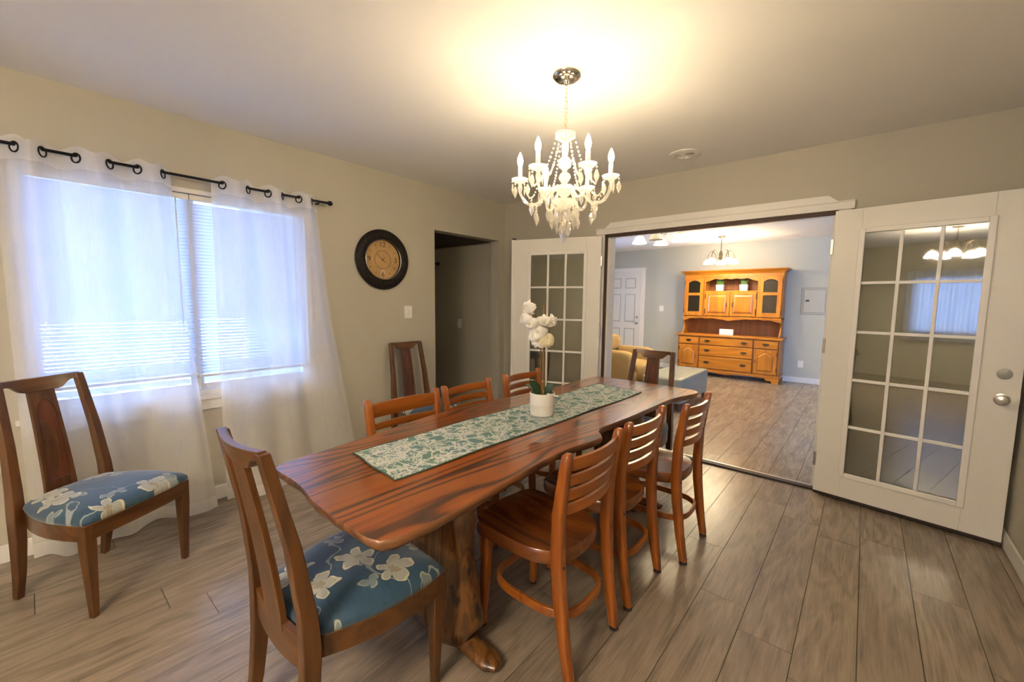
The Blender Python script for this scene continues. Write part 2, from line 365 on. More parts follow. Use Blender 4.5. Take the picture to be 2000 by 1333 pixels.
struct(MB().b(-4.6, XL, 1.5, 3.60, -.008, .001).build('floor_hall', M['floor'], smooth=0))
# baseboards
def baseboard(name, x0, x1, y0, y1):
    struct(MB().b(x0, x1, y0, y1, 0, .095).build(name, M['white'], bevel=.006))
baseboard('baseboard_left', XL, XL+.014, YR, HY0); baseboard('baseboard_right', XR-.014, XR, YR, YB)
baseboard('baseboard_back_left', XL+.014, OX0-.10, YB-.014, YB); baseboard('baseboard_back_right', OX1+.10, XR-.014, YB-.014, YB)
baseboard('baseboard_far', -3.55, 1.9, YF-.014, YF)
# opening trim
tr = struct(MB().b(OX0-.085, OX1+.085, YB-.022, YB, OZ, OZ+.055).build('trim_1', M['white'], bevel=.003))
MB().prism([(OX0+.0, OZ+.055), (OX1+.0, OZ+.055), (OX1-.06, OZ+.105), (OX0+.06, OZ+.105)], YB-.018, YB, 'y').build('crown_board', M['white'], tr, .002)
MB().b(OX0-.085, OX1+.085, YB-.03, YB, OZ+.048, OZ+.056).build('bead', M['white'], tr, .002)
t2 = struct(MB().b(OX0-.07, OX0, YB-.016, YB, 0, OZ).build('trim_2', M['white'], bevel=.003))
t3 = struct(MB().b(OX1, OX1+.07, YB-.016, YB, 0, OZ).build('trim_3', M['white'], bevel=.003))
MB().b(OX0, OX0+.014, YB-.001, YB+.035, 0, OZ).build('weatherstrip', M['brownstrip'], t2)
MB().b(OX0, OX0+.035, YB+.035, YB+T+.02, 0, OZ).build('jamb', M['white'], t2)
MB().b(OX1-.012, OX1, YB-.001, YB+.035, 0, OZ).build('weatherstrip', M['brownstrip'], t3)
MB().b(OX1-.03, OX1, YB+.035, YB+T+.02, 0, OZ).build('jamb', M['white'], t3)
MB().b(OX0, OX1, YB-.001, YB+.035, OZ-.024, OZ).build('weatherstrip', M['brownstrip'], tr)
MB().b(OX0, OX1, YB+.035, YB+T+.02, OZ-.012, OZ).build('jamb', M['white'], tr)
th = struct(MB().b(OX0, OX1, YB-.012, YB+.06, 0, .014).build('trim_4', M['dark'], bevel=.004)); MB().b(OX0+.01, OX1-.01, YB+.03, YB+.05, .0141, .018).build('metal_strip', M['nickel'], th)
# ------------------------------------------------------------------ window with blinds
w = struct(MB().b(XL-T-.01, XL+.001, WY0, WY0+.035, WZ0, WZ1).build('window_1', M['white'], bevel=.003))
MID = .695
def wf(nm, *a): return MB().b(*a).build(nm, M['white'], w, .003)
wf('frame', XL-T-.01, XL+.001, WY1-.035, WY1, WZ0, WZ1); wf('frame', XL-T-.01, XL+.001, WY0+.035, WY1-.035, WZ1-.03, WZ1); wf('frame', XL-T-.01, XL, WY0+.035, WY1-.035, WZ0, WZ0+.03)
wf('mullion', XL-T-.01, XL-.04, MID-.012, MID+.012, WZ0+.03, WZ1-.03)
for a, b_ in ((WY0+.035, MID-.012), (MID+.012, WY1-.035)):
    for z0, z1, x in ((WZ0+.03, WZ1-.03, XL-.085),):
        sf = MB()
        for q in ((a, a+.022, z0, z1), (b_-.022, b_, z0, z1), (a+.022, b_-.022, z0, z0+.035), (a+.022, b_-.022, z1-.035, z1)): sf.b(x-.015, x+.015, *q)
        so = sf.build('sash', M['white'], w, 0); MB().b(x-.002, x+.002, a+.022, b_-.022, z0+.035, z1-.035).build('pane', M['wglass'], so, smooth=0)
wf('sill', XL-.02, XL+.030, WY0-.06, WY1+.06, WZ0-.028, WZ0+.001); wf('apron', XL, XL+.016, WY0-.04, WY1+.04, WZ0-.095, WZ0-.028)
def blind(name, y0, y1, label, bottom):
    t = thing(name, label, 'window blind', (XL-.026, (y0+y1)/2, bottom), 0, 'window blinds'); hw = (y1-y0)/2; top = WZ1-.035-bottom
    MB().b(-.02, .02, -hw, hw, top-.035, top).build('headrail', M['plastic'], t, .003)
    sm = MB(); p, wd = .0208, .025; z = .03; rb = random.Random(int(y0*100))
    while z < top-.045:
        zz = z+bottom; a = radians((46 if .94 < zz < 1.20 and rb.random() > .12 else 60)+rb.uniform(-2, 2))
        c, s_ = cos(a)*wd/2, sin(a)*wd/2
        pts = [(c, s_), (c*.35, s_*.35+.0018), (-c*.35, -s_*.35+.0018), (-c, -s_)]
        sm.loft([[(x, -hw+.004, z+h) for x, h in pts], [(x, hw-.004, z+h) for x, h in pts]], False, False, False); z += p
    so = sm.build('slat_stack', M['slat'], t, fix=False); so['kind'] = 'stuff'
    MB().b(-.013, .013, -hw, hw, .0, .016).build('bottom_rail', M['plastic'], t, .003)
    for yy in (-hw*.62, hw*.62): MB().tube([(.015, yy, .01), (.015, yy, top-.02)], .0012, 5).build('ladder_cord', M['plastic'], t)
    MB().tube([(.022, -hw*.0+hw*.80, top-.03), (.024, hw*.80, .28)], .004, 6).build('tilt_wand', M['plastic'], t)
blind('venetian_blind', WY0+.04, MID-.002, 'white horizontal blind in the left window half behind the left curtain', .845)
blind('venetian_blind', MID+.002, WY1-.04, 'white horizontal blind in the right window half behind the right curtain', .835)
# curtains on a rod
RX, RZ = XL+.09, 2.068
t = thing('curtain_rod', 'thin black curtain rod with round finial above the window', 'curtain rod', (RX, .7, RZ))
MB().tube([(0, -1.05, 0), (0, .815, 0)], .008, 10).build('rod', M['black'], t)
MB().lathe([(.009, .81), (.012, .815), (.008, .82), (.017, .832), (.019, .842), (.013, .855), (.002, .86)], 14, ax='y').build('finial', M['black'], t)
for yy in (.755, -.95): MB().b(-.09, .0, yy-.006, yy+.006, -.022, -.008).b(-.09, -.083, yy-.015, yy+.015, -.05, .03).build('bracket', M['black'], t, .002)
def curtain(name, gy, edges, bot, label, first):
    # gy: rod positions of the grommets; fabric crosses the rod at each, alternating sides
    t = thing(name, label, 'curtain', (RX, (edges[0]+edges[1])/2, .03), 0, 'sheer curtains'); yc = (edges[0]+edges[1])/2
    ks = [edges[0]]+gy+[edges[1]]; ph = [0]+[pi*(i+.5) if False else pi*(i+1) for i in range(len(gy))]+[pi*(len(gy)+1)]
    ph[0] = pi*.45; ph[-1] = pi*(len(gy)+.55)
    def phase(y):
        for i in range(len(ks)-1):
            if y <= ks[i+1] or i == len(ks)-2: return ph[i]+(ph[i+1]-ph[i])*(y-ks[i])/(ks[i+1]-ks[i])
    N, R_ = 150, 46; z_top = RZ+.035-.03; rows = []
    rr = random.Random(len(gy)); pj = [rr.uniform(0, 6) for _ in range(4)]
    def pt(u, v, off=0):     # v 0 top .. 1 bottom
        y = edges[0]+(edges[1]-edges[0])*u; p_ = phase(y); A = .046
        x = first*A*sin(p_)*(1-.40*v) + v*(.012*sin(p_*.5+pj[0])+.012*sin(9*u+pj[1]+2*v)+.010*sin(23*u+pj[2])+.006*sin(41*u+pj[3]))
        sag = (.012*cos(2*p_)*(1-min(1, v*12)))
        yb = bot[0]+(bot[1]-bot[0])*u; yy = y+(yb-y)*v**1.15 + v*.012*sin(14*u+pj[3])
        z = z_top*(1-v)+sag + v*.006*sin(17*u+pj[0])
        if v > .45: x += (v-.45)*.16*(1+.45*sin(9*u+pj[1]))      # pushed out below the sill
        return (x+off, yy-yc, z)
    m = MB(); vs = [pt(i/N, j/R_) for j in range(R_+1) for i in range(N+1)]
    m.add(vs, [(j*(N+1)+i, j*(N+1)+i+1, (j+1)*(N+1)+i+1, (j+1)*(N+1)+i) for j in range(R_) for i in range(N)]); m.build('fabric', M['sheer'], t, smooth=180, fix=False)
    m = MB(); vs = [pt(i/N, j*.05/5, .0022) for j in range(6) for i in range(N+1)]
    m.add(vs, [(j*(N+1)+i, j*(N+1)+i+1, (j+1)*(N+1)+i+1, (j+1)*(N+1)+i) for j in range(5) for i in range(N)]); m.build('header_band', M['sheerband'], t, smooth=180, fix=False)
    m = MB(); vs = [pt(i/N, 1-.035+j*.035/3, .0022) for j in range(4) for i in range(N+1)]
    m.add(vs, [(j*(N+1)+i, j*(N+1)+i+1, (j+1)*(N+1)+i+1, (j+1)*(N+1)+i) for j in range(3) for i in range(N)]); m.build('bottom_hem', M['sheerband'], t, smooth=180, fix=False)
    for k, y in enumerate(gy):
        sl = (pt((y-edges[0]+.004)/(edges[1]-edges[0]), .02)[0]-pt((y-edges[0]-.004)/(edges[1]-edges[0]), .02)[0])/.008
        d = Vector((sl, 1, 0)).normalized(); n = Vector((d.y, -d.x, 0)); c = Vector((0, y-yc, RZ-.03-.012))+n*.004
        MB().tube([c+d*.023*cos(a)+Vector((0, 0, .023*sin(a))) for a in [2*pi*i/20 for i in range(20)]], .0042, 6, True).build('grommet', M['black'], t)
curtain('sheer_curtain', [.012, .095, .215, .335, .452, .556], (-.065, .60), (-.075, .70), 'white sheer curtain panel over the left half of the window', -1)
curtain('sheer_curtain', [.852, .99, 1.115, 1.20, 1.315, 1.40], (.80, 1.455), (.76, 1.66), 'white sheer curtain panel over the right half of the window', -1)
# yard and porch railing outside
struct(MB().b(-14, -4.95, -8, 4, -.5, -.4).build('ground', M['ground'], smooth=0))
struct(MB().b(-4.95, XL-T, YR, 1.38, -.14, -.04).build('floor_porch', M['ground'], smooth=0))
t = thing('porch_railing', 'white porch railing seen through the gap below the blinds', 'railing', (-4.4, .5, -.04))
for k in range(22): MB().b(-.02, .02, -2.6+k*.19-.035, -2.6+k*.19+.035, .1, .66).build('baluster', M['rail'], t)
MB().b(-.04, .04, -2.7, .87, .66, .70).build('top_rail', M['rail'], t); MB().b(-.03, .03, -2.7, .87, .06, .10).build('bottom_rail', M['rail'], t)
# rear window with a curtain, seen mirrored in the door glass
w2 = struct(MB().b(RX0, RX0+.04, YR-T, YR, RZ0, RZ1).build('window_2', M['white']))
for q in ((RX1-.04, RX1, RZ0, RZ1), (RX0+.04, RX1-.04, RZ0, RZ0+.04), (RX0+.04, RX1-.04, RZ1-.04, RZ1)): MB().b(q[0], q[1], YR-T, YR, q[2], q[3]).build('frame', M['white'], w2)
MB().b(RX0+.04, RX1-.04, YR-.08, YR-.075, RZ0+.04, RZ1-.04).build('pane', M['wglass'], w2, smooth=0)
m = MB(); N = 90; vs = [(RX0-.08+(RX1-RX0+.16)*i/N, YR+.07+.03*sin(i*.75)+.015*sin(i*.31), z) for z in (1.95, .72) for i in range(N+1)]
m.add(vs, [(i, i+1, N+2+i, N+1+i) for i in range(N)]); tag(m.build('cafe_curtain', M['lined'], smooth=180, fix=False), 'white sheer curtain on the wall behind the viewer, mirrored in the door glass', 'curtain')
w3 = struct(MB().b(-4.75-T, -4.75, 6.4, 6.44, .85, 2.1).build('window_3', M['white']))
for q in ((7.46, 7.5, .85, 2.1), (6.44, 7.46, .85, .89), (6.44, 7.46, 2.06, 2.1), (6.44, 7.46, 1.46, 1.50)): MB().b(-4.75-T, -4.75, *q).build('frame', M['white'], w3)
MB().b(-4.82, -4.815, 6.44, 7.46, .89, 2.06).build('pane', M['wglass'], w3, smooth=0)

# ------------------------------------------------------------------ french doors
def french_door(name, hinge, ang, wid, label, knob_side, mirror):
    # local x runs from hinge to free edge, local -y is the face towards the room
    hgt, th = 1.955, .042
    t = struct(bpy.data.objects.new(name, None)); COL.objects.link(t); t.location = (*hinge, 0.012); t.rotation_euler = (0, 0, ang)
    t['label'] = label; t['category'] = 'door'; f = mirror
    def P(nm, x0, x1, z0, z1, y0=-th, y1=0, mat=M['doorw'], par=t, bv=.002): 
        a, b_ = (y0, y1) if f > 0 else (-y1, -y0)
        return MB().b(x0, x1, a, b_, z0, z1).build(nm, mat, par, bv)
    gx0, gx1, gz0, gz1 = .145, wid-.165, .175, 1.815
    P('stile', 0, gx0, 0.02, hgt); P('stile', gx1, wid, 0.02, hgt); P('rail', gx0, gx1, gz1, hgt); P('rail', gx0, gx1, 0.02, gz0)
    P('door_sweep', .0, wid, 0.0, .02, -th+.004, -.004, M['dark'])
    m = MB(); fw = .032
    for q in ((gx0-.012, gx0+fw-.012, gz0-.012, gz1+.012), (gx1-fw+.012, gx1+.012, gz0-.012, gz1+.012), (gx0+fw-.012, gx1-fw+.012, gz0-.012, gz0+fw-.012), (gx0+fw-.012, gx1-fw+.012, gz1-fw+.012, gz1+.012)):
        a, b_ = (-th-.010, -th+.002) if f > 0 else (th-.002, th+.010); m.b(q[0], q[1], a, b_, q[2], q[3])
    m.build('glazing_frame', M['white'], t, .004)
    ix0, ix1, iz0, iz1 = gx0+.02, gx1-.02, gz0+.02, gz1-.02; bw = .009
    for k in (1, 2): x = ix0+(ix1-ix0)*k/3; P('muntin', x-bw, x+bw, iz0, iz1, -th-.005, -th+.012, M['white'], t, .002)
    for k in range(1, 5): z = iz0+(iz1-iz0)*k/5; P('muntin', ix0, ix1, z-bw, z+bw, -th-.004, -th+.011, M['white'], t, .002)
    for i in range(3):
        for k in range(5):
            P('pane', ix0+(ix1-ix0)*i/3, ix0+(ix1-ix0)*(i+1)/3, iz0+(iz1-iz0)*k/5, iz0+(iz1-iz0)*(k+1)/5, -th+.006, -th+.010, M['pane'], t, 0)
    for z in (.25, 1.05, 1.72): P('hinge', -.012, .004, z-.05, z+.05, -th-.008, -th+.004, M['nickel'])
    return t, f, th
d, f, th = french_door('door_1', (-.196, 3.598), radians(-7.7), .872, 'open white glazed french door at right with a metal knob', 1, 1)
kx, ky = .808, -th
k = MB().lathe([(.032, 0), (.032, -.006), (.014, -.010), (.012, -.028), (.024, -.036), (.028, -.048), (.024, -.058), (.008, -.062)], 20, (kx, ky, .825), 'y').build('knob', M['nickel'], d)
MB().lathe([(.030, 0), (.030, -.003), (.028, -.004)], 24, (kx, ky, .965), 'y').build('cover_plate', M['panelg'], d)
MB().b(.871, .8735, -.034, -.008, .80, .86).build('latch_plate', M['nickel'], d)
d2, f, th = french_door('door_2', (-1.955, 3.602), pi+radians(18), .89, 'open white glazed french door at left beside the corner', 1, -1)
MB().b(.886, .918, .02, .05, .02, 1.958).build('astragal', M['white'], d2, .003); MB().b(.88, .914, .016, .046, 1.9585, 1.972).build('flush_bolt', M['dark'], d2)

# ------------------------------------------------------------------ table
TZ = .76
right = [(-.90, .505), (-.862, .515), (-.843, .545), (-.836, .65), (-.838, .78), (-.850, .95), (-.866, 1.15), (-.872, 1.30), (-.862, 1.42), (-.838, 1.53), (-.832, 1.585), (-.845, 1.62), (-.885, 1.645), (-.905, 1.70), (-.898, 1.80), (-.885, 1.95), (-.880, 2.15), (-.875, 2.35), (-.872, 2.50), (-.850, 2.62), (-.815, 2.74), (-.800, 2.82), (-.808, 2.87)]
far = [(-.85, 2.895), (-1.0, 2.91), (-1.25, 2.92), (-1.45, 2.915), (-1.57, 2.90)]
left = [(-1.605, 2.87), (-1.61, 2.75), (-1.598, 2.55), (-1.595, 2.4), (-1.61, 2.15), (-1.628, 1.92), (-1.655, 1.72), (-1.672, 1.53), (-1.662, 1.3), (-1.628, 1.08), (-1.598, .92), (-1.575, .75), (-1.560, .60), (-1.553, .54)]
near = [(-1.548, .522), (-1.50, .517), (-1.42, .522), (-1.30, .52), (-1.20, .502), (-1.10, .498), (-1.0, .502)]
out = [Vector(p) for p in right+far+left+near]
def resample(pts, n):
    P = pts+[pts[0]]; L = [0]
    for a, b_ in zip(P, P[1:]): L.append(L[-1]+(b_-a).length)
    r = []
    for k in range(n):
        s_ = L[-1]*k/n; i = max(j for j in range(len(L)) if L[j] <= s_); r.append(P[i].lerp(P[i+1], (s_-L[i])/(L[i+1]-L[i])))
    return r
out = resample(out, 150); out = [(out[i-1]+out[i]*6+out[(i+1) % 150])/8 for i in range(150)]
cx, cy = -1.23, 1.71
def ring(off, z):
    r = []
    for i in range(150):
        tg = (out[(i+1) % 150]-out[i-1]).normalized(); n = Vector((tg.y, -tg.x)); p = out[i]+n*off; r.append((p.x-cx, p.y-cy, z))
    return r
t = thing('dining_table', 'long live-edge slab dining table on log trestle legs', 'table', (cx, cy, 0))
m = MB(); m.v = ring(-.003, TZ); m.f = [tuple(range(150))]; m.add(ring(-.022, TZ-.038), [tuple(range(149, -1, -1))]); m.build('tabletop', M['table'], t, smooth=0)
rr = random.Random(5); jit = [rr.uniform(-.004, .004) for _ in range(150)]
def jring(off, z, k): return [(p[0]+jit[i]*k, p[1]+jit[(i*7) % 150]*k, p[2]+jit[(i*3) % 150]*k*.4) for i, p in enumerate(ring(off, z))]
m = MB(); m.loft([ring(-.003, TZ), ring(.0, TZ-.003), jring(.001, TZ-.010, .4), jring(-.003, TZ-.022, .7), jring(-.012, TZ-.034, .6), ring(-.022, TZ-.038)], False); m.build('live_edge', M['bark'], t, smooth=60)
def trestle(y, seed, flip):
    r = random.Random(seed); secs = []; nseg = 26
    pj = [r.uniform(0, 6) for _ in range(8)]
    for j in range(31):
        v = j/30; z = .035+v*(TZ-.038-.035)
        hw = .148+.016*sin(5*v+pj[0])+.012*sin(11*v+pj[1])+.030*math.exp(-((v-.10)/.09)**2)+.016*math.exp(-((v-.70)/.06)**2)+.015*(v > .9)*(v-.9)*10
        hd = .062+.008*sin(6*v+pj[2])+.012*math.exp(-((v-.09)/.08)**2); sx = .015*sin(4*v+pj[3])
        q = []
        for k in range(nseg):
            a = 2*pi*k/nseg; e = .62
            x = (abs(cos(a))**e)*(1 if cos(a) > 0 else -1)*hw; yy = (abs(sin(a))**e)*(1 if sin(a) > 0 else -1)*hd
            b_ = 1+.035*sin(3*a+9*v+pj[4])+.025*sin(7*a-14*v+pj[5]); q.append((x*b_+sx, y+yy*b_, z))
        secs.append(q)
    MB().loft(secs).build('trestle_leg', M['trunk'], t, smooth=70)
    secs = []
    for j in range(17):
        u = j/16*2-1; x = u*.30; h = .042+.012*(1-u*u)+.004*sin(9*u+pj[6]); wv = .040+.008*(1-u*u)+.004*sin(7*u+pj[7]); k = .55 if j in (0, 16) else 1
        secs.append([(x+.01, y+wv*k*cos(2*pi*i/12), h*.55+.55*h*(k if i in range(0, 12) else 1)*sin(2*pi*i/12)+.004) for i in range(12)])
    MB().loft(secs).build('trestle_foot', M['trunk'], t, smooth=60)
trestle(1.02-cy, 2, 1); trestle(2.585-cy, 9, -1)
# runner
rc = [Vector((-1.455, .768)), Vector((-1.125, .735)), Vector((-1.07, 2.565)), Vector((-1.425, 2.63))]
rcx, rcy = -1.27, 1.68
def rsurf(u, v, dz, ins=0):
    u = ins/.33+(1-2*ins/.33)*u; v = ins/1.83+(1-2*ins/1.83)*v
    p = (rc[0]*(1-u)+rc[1]*u)*(1-v)+(rc[3]*(1-u)+rc[2]*u)*v
    return (p.x-rcx+.004*sin(v*17), p.y-rcy+.004*sin(u*9), dz+.0012*(1+sin(v*23+u*4)))
t = thing('table_runner', 'green table runner with a white floral pattern along the table', 'table runner', (rcx, rcy, TZ))
NU, NV = 14, 70
m = MB(); m.add([rsurf(i/NU, j/NV, .0035, .004) for j in range(NV+1) for i in range(NU+1)], [(j*(NU+1)+i, j*(NU+1)+i+1, (j+1)*(NU+1)+i+1, (j+1)*(NU+1)+i) for j in range(NV) for i in range(NU)]); m.build('woven_cloth', M['runner'], t, smooth=180)
loop = [(u/NU, 0) for u in range(NU)]+[(1, v/NV) for v in range(NV)]+[(1-u/NU, 1) for u in range(NU)]+[(0, 1-v/NV) for v in range(NV)]
MB().tube([rsurf(u, v, .0022, .003) for u, v in loop], .0028, 6, True).build('piped_hem', M['hem'], t)

# ------------------------------------------------------------------ upholstered chairs
def seat_outline(k=0.0, n=44):
    pts = []
    fw, rw, fy, ry = .228-k, .170-k, .215-k, -.215+k
    for i in range(13): u = i/12; pts.append((-fw+2*fw*u, fy+.012*(1-(2*u-1)**2)))
    for i in range(1, 12):
        u = i/12; pts.append((fw-(fw-rw)*u**2.6+.012*sin(pi*u), fy+(ry+.03-fy)*u))
    for i in range(9): u = i/8; a = pi*u; pts.append((rw*cos(a)*(1 if True else 1), ry+.03-.03*sin(a)))
    for i in range(11, 0, -1):
        u = i/12; pts.append((-(fw-(fw-rw)*u**2.6+.012*sin(pi*u)), fy+(ry+.03-fy)*u))
    return pts
def make_chair_a():
    t = thing('upholstered_dining_chair', '', 'chair', group='upholstered dining chairs')
    o0 = seat_outline(); m = MB()
    o1 = seat_outline(.022)
    m.loft([[(x, y, z) for x, y in o] for o, z in ((o0, .345), (o0, .412), (o1, .412), (o1, .345))], False, True); m.build('seat_frame', M['Ax'], t, .002)
    secs = []
    for k, z in ((.004, .405), (-.002, .425), (.002, .440), (.018, .456), (.05, .468), (.10, .476), (.15, .479)): secs.append([(x, y, z) for x, y in seat_outline(k)])
    MB().loft(secs).build('seat_cushion', M['fabric'], t, smooth=80)
    for s in (-1, 1):
        def sec(x, y, z, a, b_): return [(x+i*a, y+j*b_, z) for i, j in ((-1, -1), (1, -1), (1, 1), (-1, 1))]
        MB().loft([sec(s*.205, .192, .0, .0125, .0125), sec(s*.209, .195, .30, .021, .021), sec(s*.209, .196, .40, .022, .022), sec(s*.209, .196, .414, .022, .022)]).build('leg', M['A'], t, .003)
        P = [(.172, -.262, 0, .013, .015), (.174, -.240, .12, .016, .019), (.177, -.222, .27, .019, .023), (.178, -.216, .40, .020, .025), (.175, -.220, .50, .019, .023), (.165, -.245, .70, .0175, .018), (.152, -.292, .93, .016, .015), (.150, -.300, .968, .016, .014)]
        MB().loft([sec(s*x, y, z, a, b_) for x, y, z, a, b_ in P]).build('back_post', M['A'], t, .003)
    # crest rail: lower edge dips over the splat
    secs = []
    for i in range(25):
        u = i/24*2-1; x = u*.150; dip = max(0, min(1, (.78-abs(u))/.34)); dip = dip*dip*(3-2*dip)
        top = .972-.004*(1-u*u); bot = .944-.036*dip; yb = -.300-.022*(1-u*u)
        secs.append([(x, yb-.012+(.972-bot)*.28, bot), (x, yb+.014+(.972-bot)*.28, bot), (x, yb+.010, top), (x, yb-.012, top)])
    MB().loft(secs).build('crest_rail', M['Ax'], t, .002)
    # splat with a recessed arched panel
    def yz(v): return (-.232-.075*v**1.35, .400+.535*v)
    sp = MB(); secs = []
    for j in range(9):
        v = j/8; y, z = yz(v); hw = .062-.014*v; secs.append([(-hw, y-.010, z), (hw, y-.010, z), (hw, y+.002, z), (-hw, y+.002, z)])
    so = sp.loft(secs).build('splat', M['A'], t, .0015)
    outer, inner = [], []
    NA = 40
    def on(x, v, d): y, z = yz(v); return (x, y+d, z)
    # loops start bottom-left going clockwise
    for k in range(NA):
        q = k/NA*4; e = int(q); u = q-e
        if e == 0: xo, vo = -.062+.014*u, u
        elif e == 1: xo, vo = -.048+.096*u, 1
        elif e == 2: xo, vo = .048+.014*u, 1-u
        else: xo, vo = .062-.124*u, 0
        outer.append((xo, vo))
        hw = lambda v: (.062-.014*v)-.015
        if e == 0: vi = .17+u*.55; inner.append((-hw(vi), vi))
        elif e == 1: a = pi*(1-u); vi = .72+.15*sin(a); inner.append((hw(.72)*cos(a), vi))
        elif e == 2: vi = .72-u*.55; inner.append((hw(vi), vi))
        else: inner.append((hw(.17)*(1-2*u), .17))
    MB().loft([[on(x, v, .0015) for x, v in outer], [on(x, v, .007) for x, v in outer], [on(x, v, .007) for x, v in inner], [on(x, v, .0015) for x, v in inner]], False, True).build('splat_border', M['A'], so, .001)
    pm = MB(); pm.v = [on(x, v, .0028) for x, v in inner]; pm.f = [tuple(range(NA))]; pm.build('splat_panel', M['Apanel'], so, smooth=0)
    # curved board between the rear posts under the seat
    secs = []
    for i in range(13):
        u = i/12*2-1; x = u*.165; bot = .335+.0*u; secs.append([(x, -.232-.010*(1-u*u), bot-.012*(1-u*u)), (x, -.210-.010*(1-u*u), bot-.012*(1-u*u)), (x, -.210-.010*(1-u*u), .425), (x, -.232-.010*(1-u*u), .425)])
    MB().loft(secs).build('back_rail', M['Ax'], t, .002)
    return t
ca = make_chair_a()
def face(dx, dy): return atan2(dy, dx)-pi/2
ca.location = (-1.265, .650, 0); ca.rotation_euler[2] = radians(1)
ca['label'] = 'blue floral upholstered chair in the foreground at the near table end'
fr = Vector((.851, .525)); c0 = Vector((-2.49, .276))-fr*.20
dup(ca, (c0.x, c0.y, 0), face(*fr), 'blue floral upholstered chair standing by the window curtains')
dup(ca, (-2.84, 2.19, 0), radians(-91), 'blue floral upholstered chair against the wall below the clock')
dup(ca, (-1.25, 2.90, 0), radians(181), 'blue floral upholstered chair at the far table end by the doorway')

# ------------------------------------------------------------------ ladder-back chairs
def make_chair_b(wide):
    t = thing('ladder_back_chair', '', 'chair', group='ladder-back chairs along the table'); k = 1.15 if wide else 1.0
    # saddle seat
    def outl(s_, n=48):
        q = []
        for i in range(n):
            a = 2*pi*i/n; c, s = cos(a), sin(a); e = .36 if s > 0 else .70
            hw = .200+.010*s; x = (abs(c)**e)*(1 if c > 0 else -1)*hw*k; y = .01+(abs(s)**e)*(1 if s > 0 else -1)*(.228 if s > 0 else .212)
            q.append((x*s_, .01+(y-.01)*s_))
        return q
    def top(x, y): 
        d = min(1, sqrt((x/(.17*k))**2+((y+.02)/.18)**2)); return .455-.016*(1-d**3)+.009*math.exp(-(x/.035)**2)*max(0, min(1, (y+.02)/.16))+.004*(y/.2)
    secs = []
    for s_, dz in ((.93, -.056), (.985, -.050), (1.0, -.030), (.995, -.008), (.97, None), (.9, None), (.78, None), (.62, None), (.45, None), (.28, None), (.12, None)):
        secs.append([(x, y, (.455+dz+.004*(y/.2)) if dz is not None else top(x, y)) for x, y in outl(s_)])
    MB().loft(secs).build('seat', M['Bseat'], t, smooth=50)
    def sec(x, y, z, a, b_): return [(x+i*a*1.12, y+j*b_, z) for i, j in ((-1, -.7), (-.72, -1), (.72, -1), (1, -.7), (1, .7), (.72, 1), (-.72, 1), (-1, .7))]
    for s in (-1, 1):
        P = [(.170, -.245, .018, .0145, .017), (.171, -.222, .15, .0165, .020), (.174, -.200, .33, .018, .0225), (.177, -.192, .45, .018, .0235), (.181, -.196, .62, .0175, .021), (.186, -.222, .80, .0165, .017), (.187, -.229, .838, .015, .0155), (.187, -.231, .846, .009, .009)]
        MB().loft([sec(s*x*k, y, z, a, b_) for x, y, z, a, b_ in P]).build('back_post', M['B'], t, smooth=50)
        MB().lathe([(.013, .018), (.0135, .013), (.019, .010), (.020, .004), (.015, 0)], 14, (s*.170*k, -.246, 0)).build('glide', M['dark'], t)
        MB().lathe([(.0055, 0), (.0055, -.004), (.003, -.006)], 10, (s*.177*k, -.214, .43), 'y').build('bolt', M['dark'], t)
        MB().loft([sec(s*.172*k, .178, .012, .0135, .0135), sec(s*.166*k, .168, .22, .017, .017), sec(s*.160*k, .160, .425, .0185, .0185)]).build('leg', M['B'], t, smooth=50)
        MB().lathe([(.012, .014), (.0155, .009), (.0155, .003), (.012, 0)], 14, (s*.172*k, .178, 0)).build('glide', M['dark'], t)
    rows = [(.800, .020), (.741, .0165), (.686, .0165), (.630, .0165)] if not wide else [(.786, .034), (.705, .0155), (.630, .0155)]
    for z, h in rows:
        secs = []; y0 = -.196-.026*max(0, (z-.62)/.18)
        for i in range(17):
            u = i/16*2-1; bow = .034*(1-u*u) if not wide else .018*(1-u*u); x = u*.182*k; y = y0-bow
            hh = h*(1+.12*(1-u*u))
            secs.append([(x, y-.0075, z-hh), (x, y+.0055, z-hh), (x, y+.0085, z), (x, y+.0055, z+hh), (x, y-.0075, z+hh), (x, y-.0095, z)])
        MB().loft(secs).build('slat', M['Bx'], t, smooth=60)
    pts = []
    for i in range(40):
        a = 2*pi*i/40; c, s = cos(a), sin(a); e = .62
        pts.append(((abs(c)**e)*(1 if c > 0 else -1)*.160*k, -.018+(abs(s)**e)*(1 if s > 0 else -1)*(.180 if s > 0 else .205), .215))
    MB().tube(pts, .01, 4, True, flat=(.0165, .0075)).build('stretcher_hoop', M['Bx'], t, .002)
    return t
cb = make_chair_b(False)
cb.location = (-.948, 1.32, 0); cb.rotation_euler[2] = radians(90)
cb['label'] = 'nearest wooden ladder-back chair on the right side of the table'
dup(cb, (-.952, 1.80, 0), radians(90), 'middle wooden ladder-back chair on the right side of the table')
dup(cb, (-.875, 2.29, 0), radians(90), 'farthest wooden ladder-back chair on the right side, nearest the doorway')
dup(cb, (-1.63, 1.75, 0), radians(-90), 'middle ladder-back chair on the window side of the table')
dup(cb, (-1.63, 2.29, 0), radians(-90), 'ladder-back chair behind the orchid on the window side of the table')
cw = make_chair_b(True); cw.location = (-1.63, 1.285, 0); cw.rotation_euler[2] = radians(-90)
cw['label'] = 'wider ladder-back chair with a broad top rail on the window side of the table'

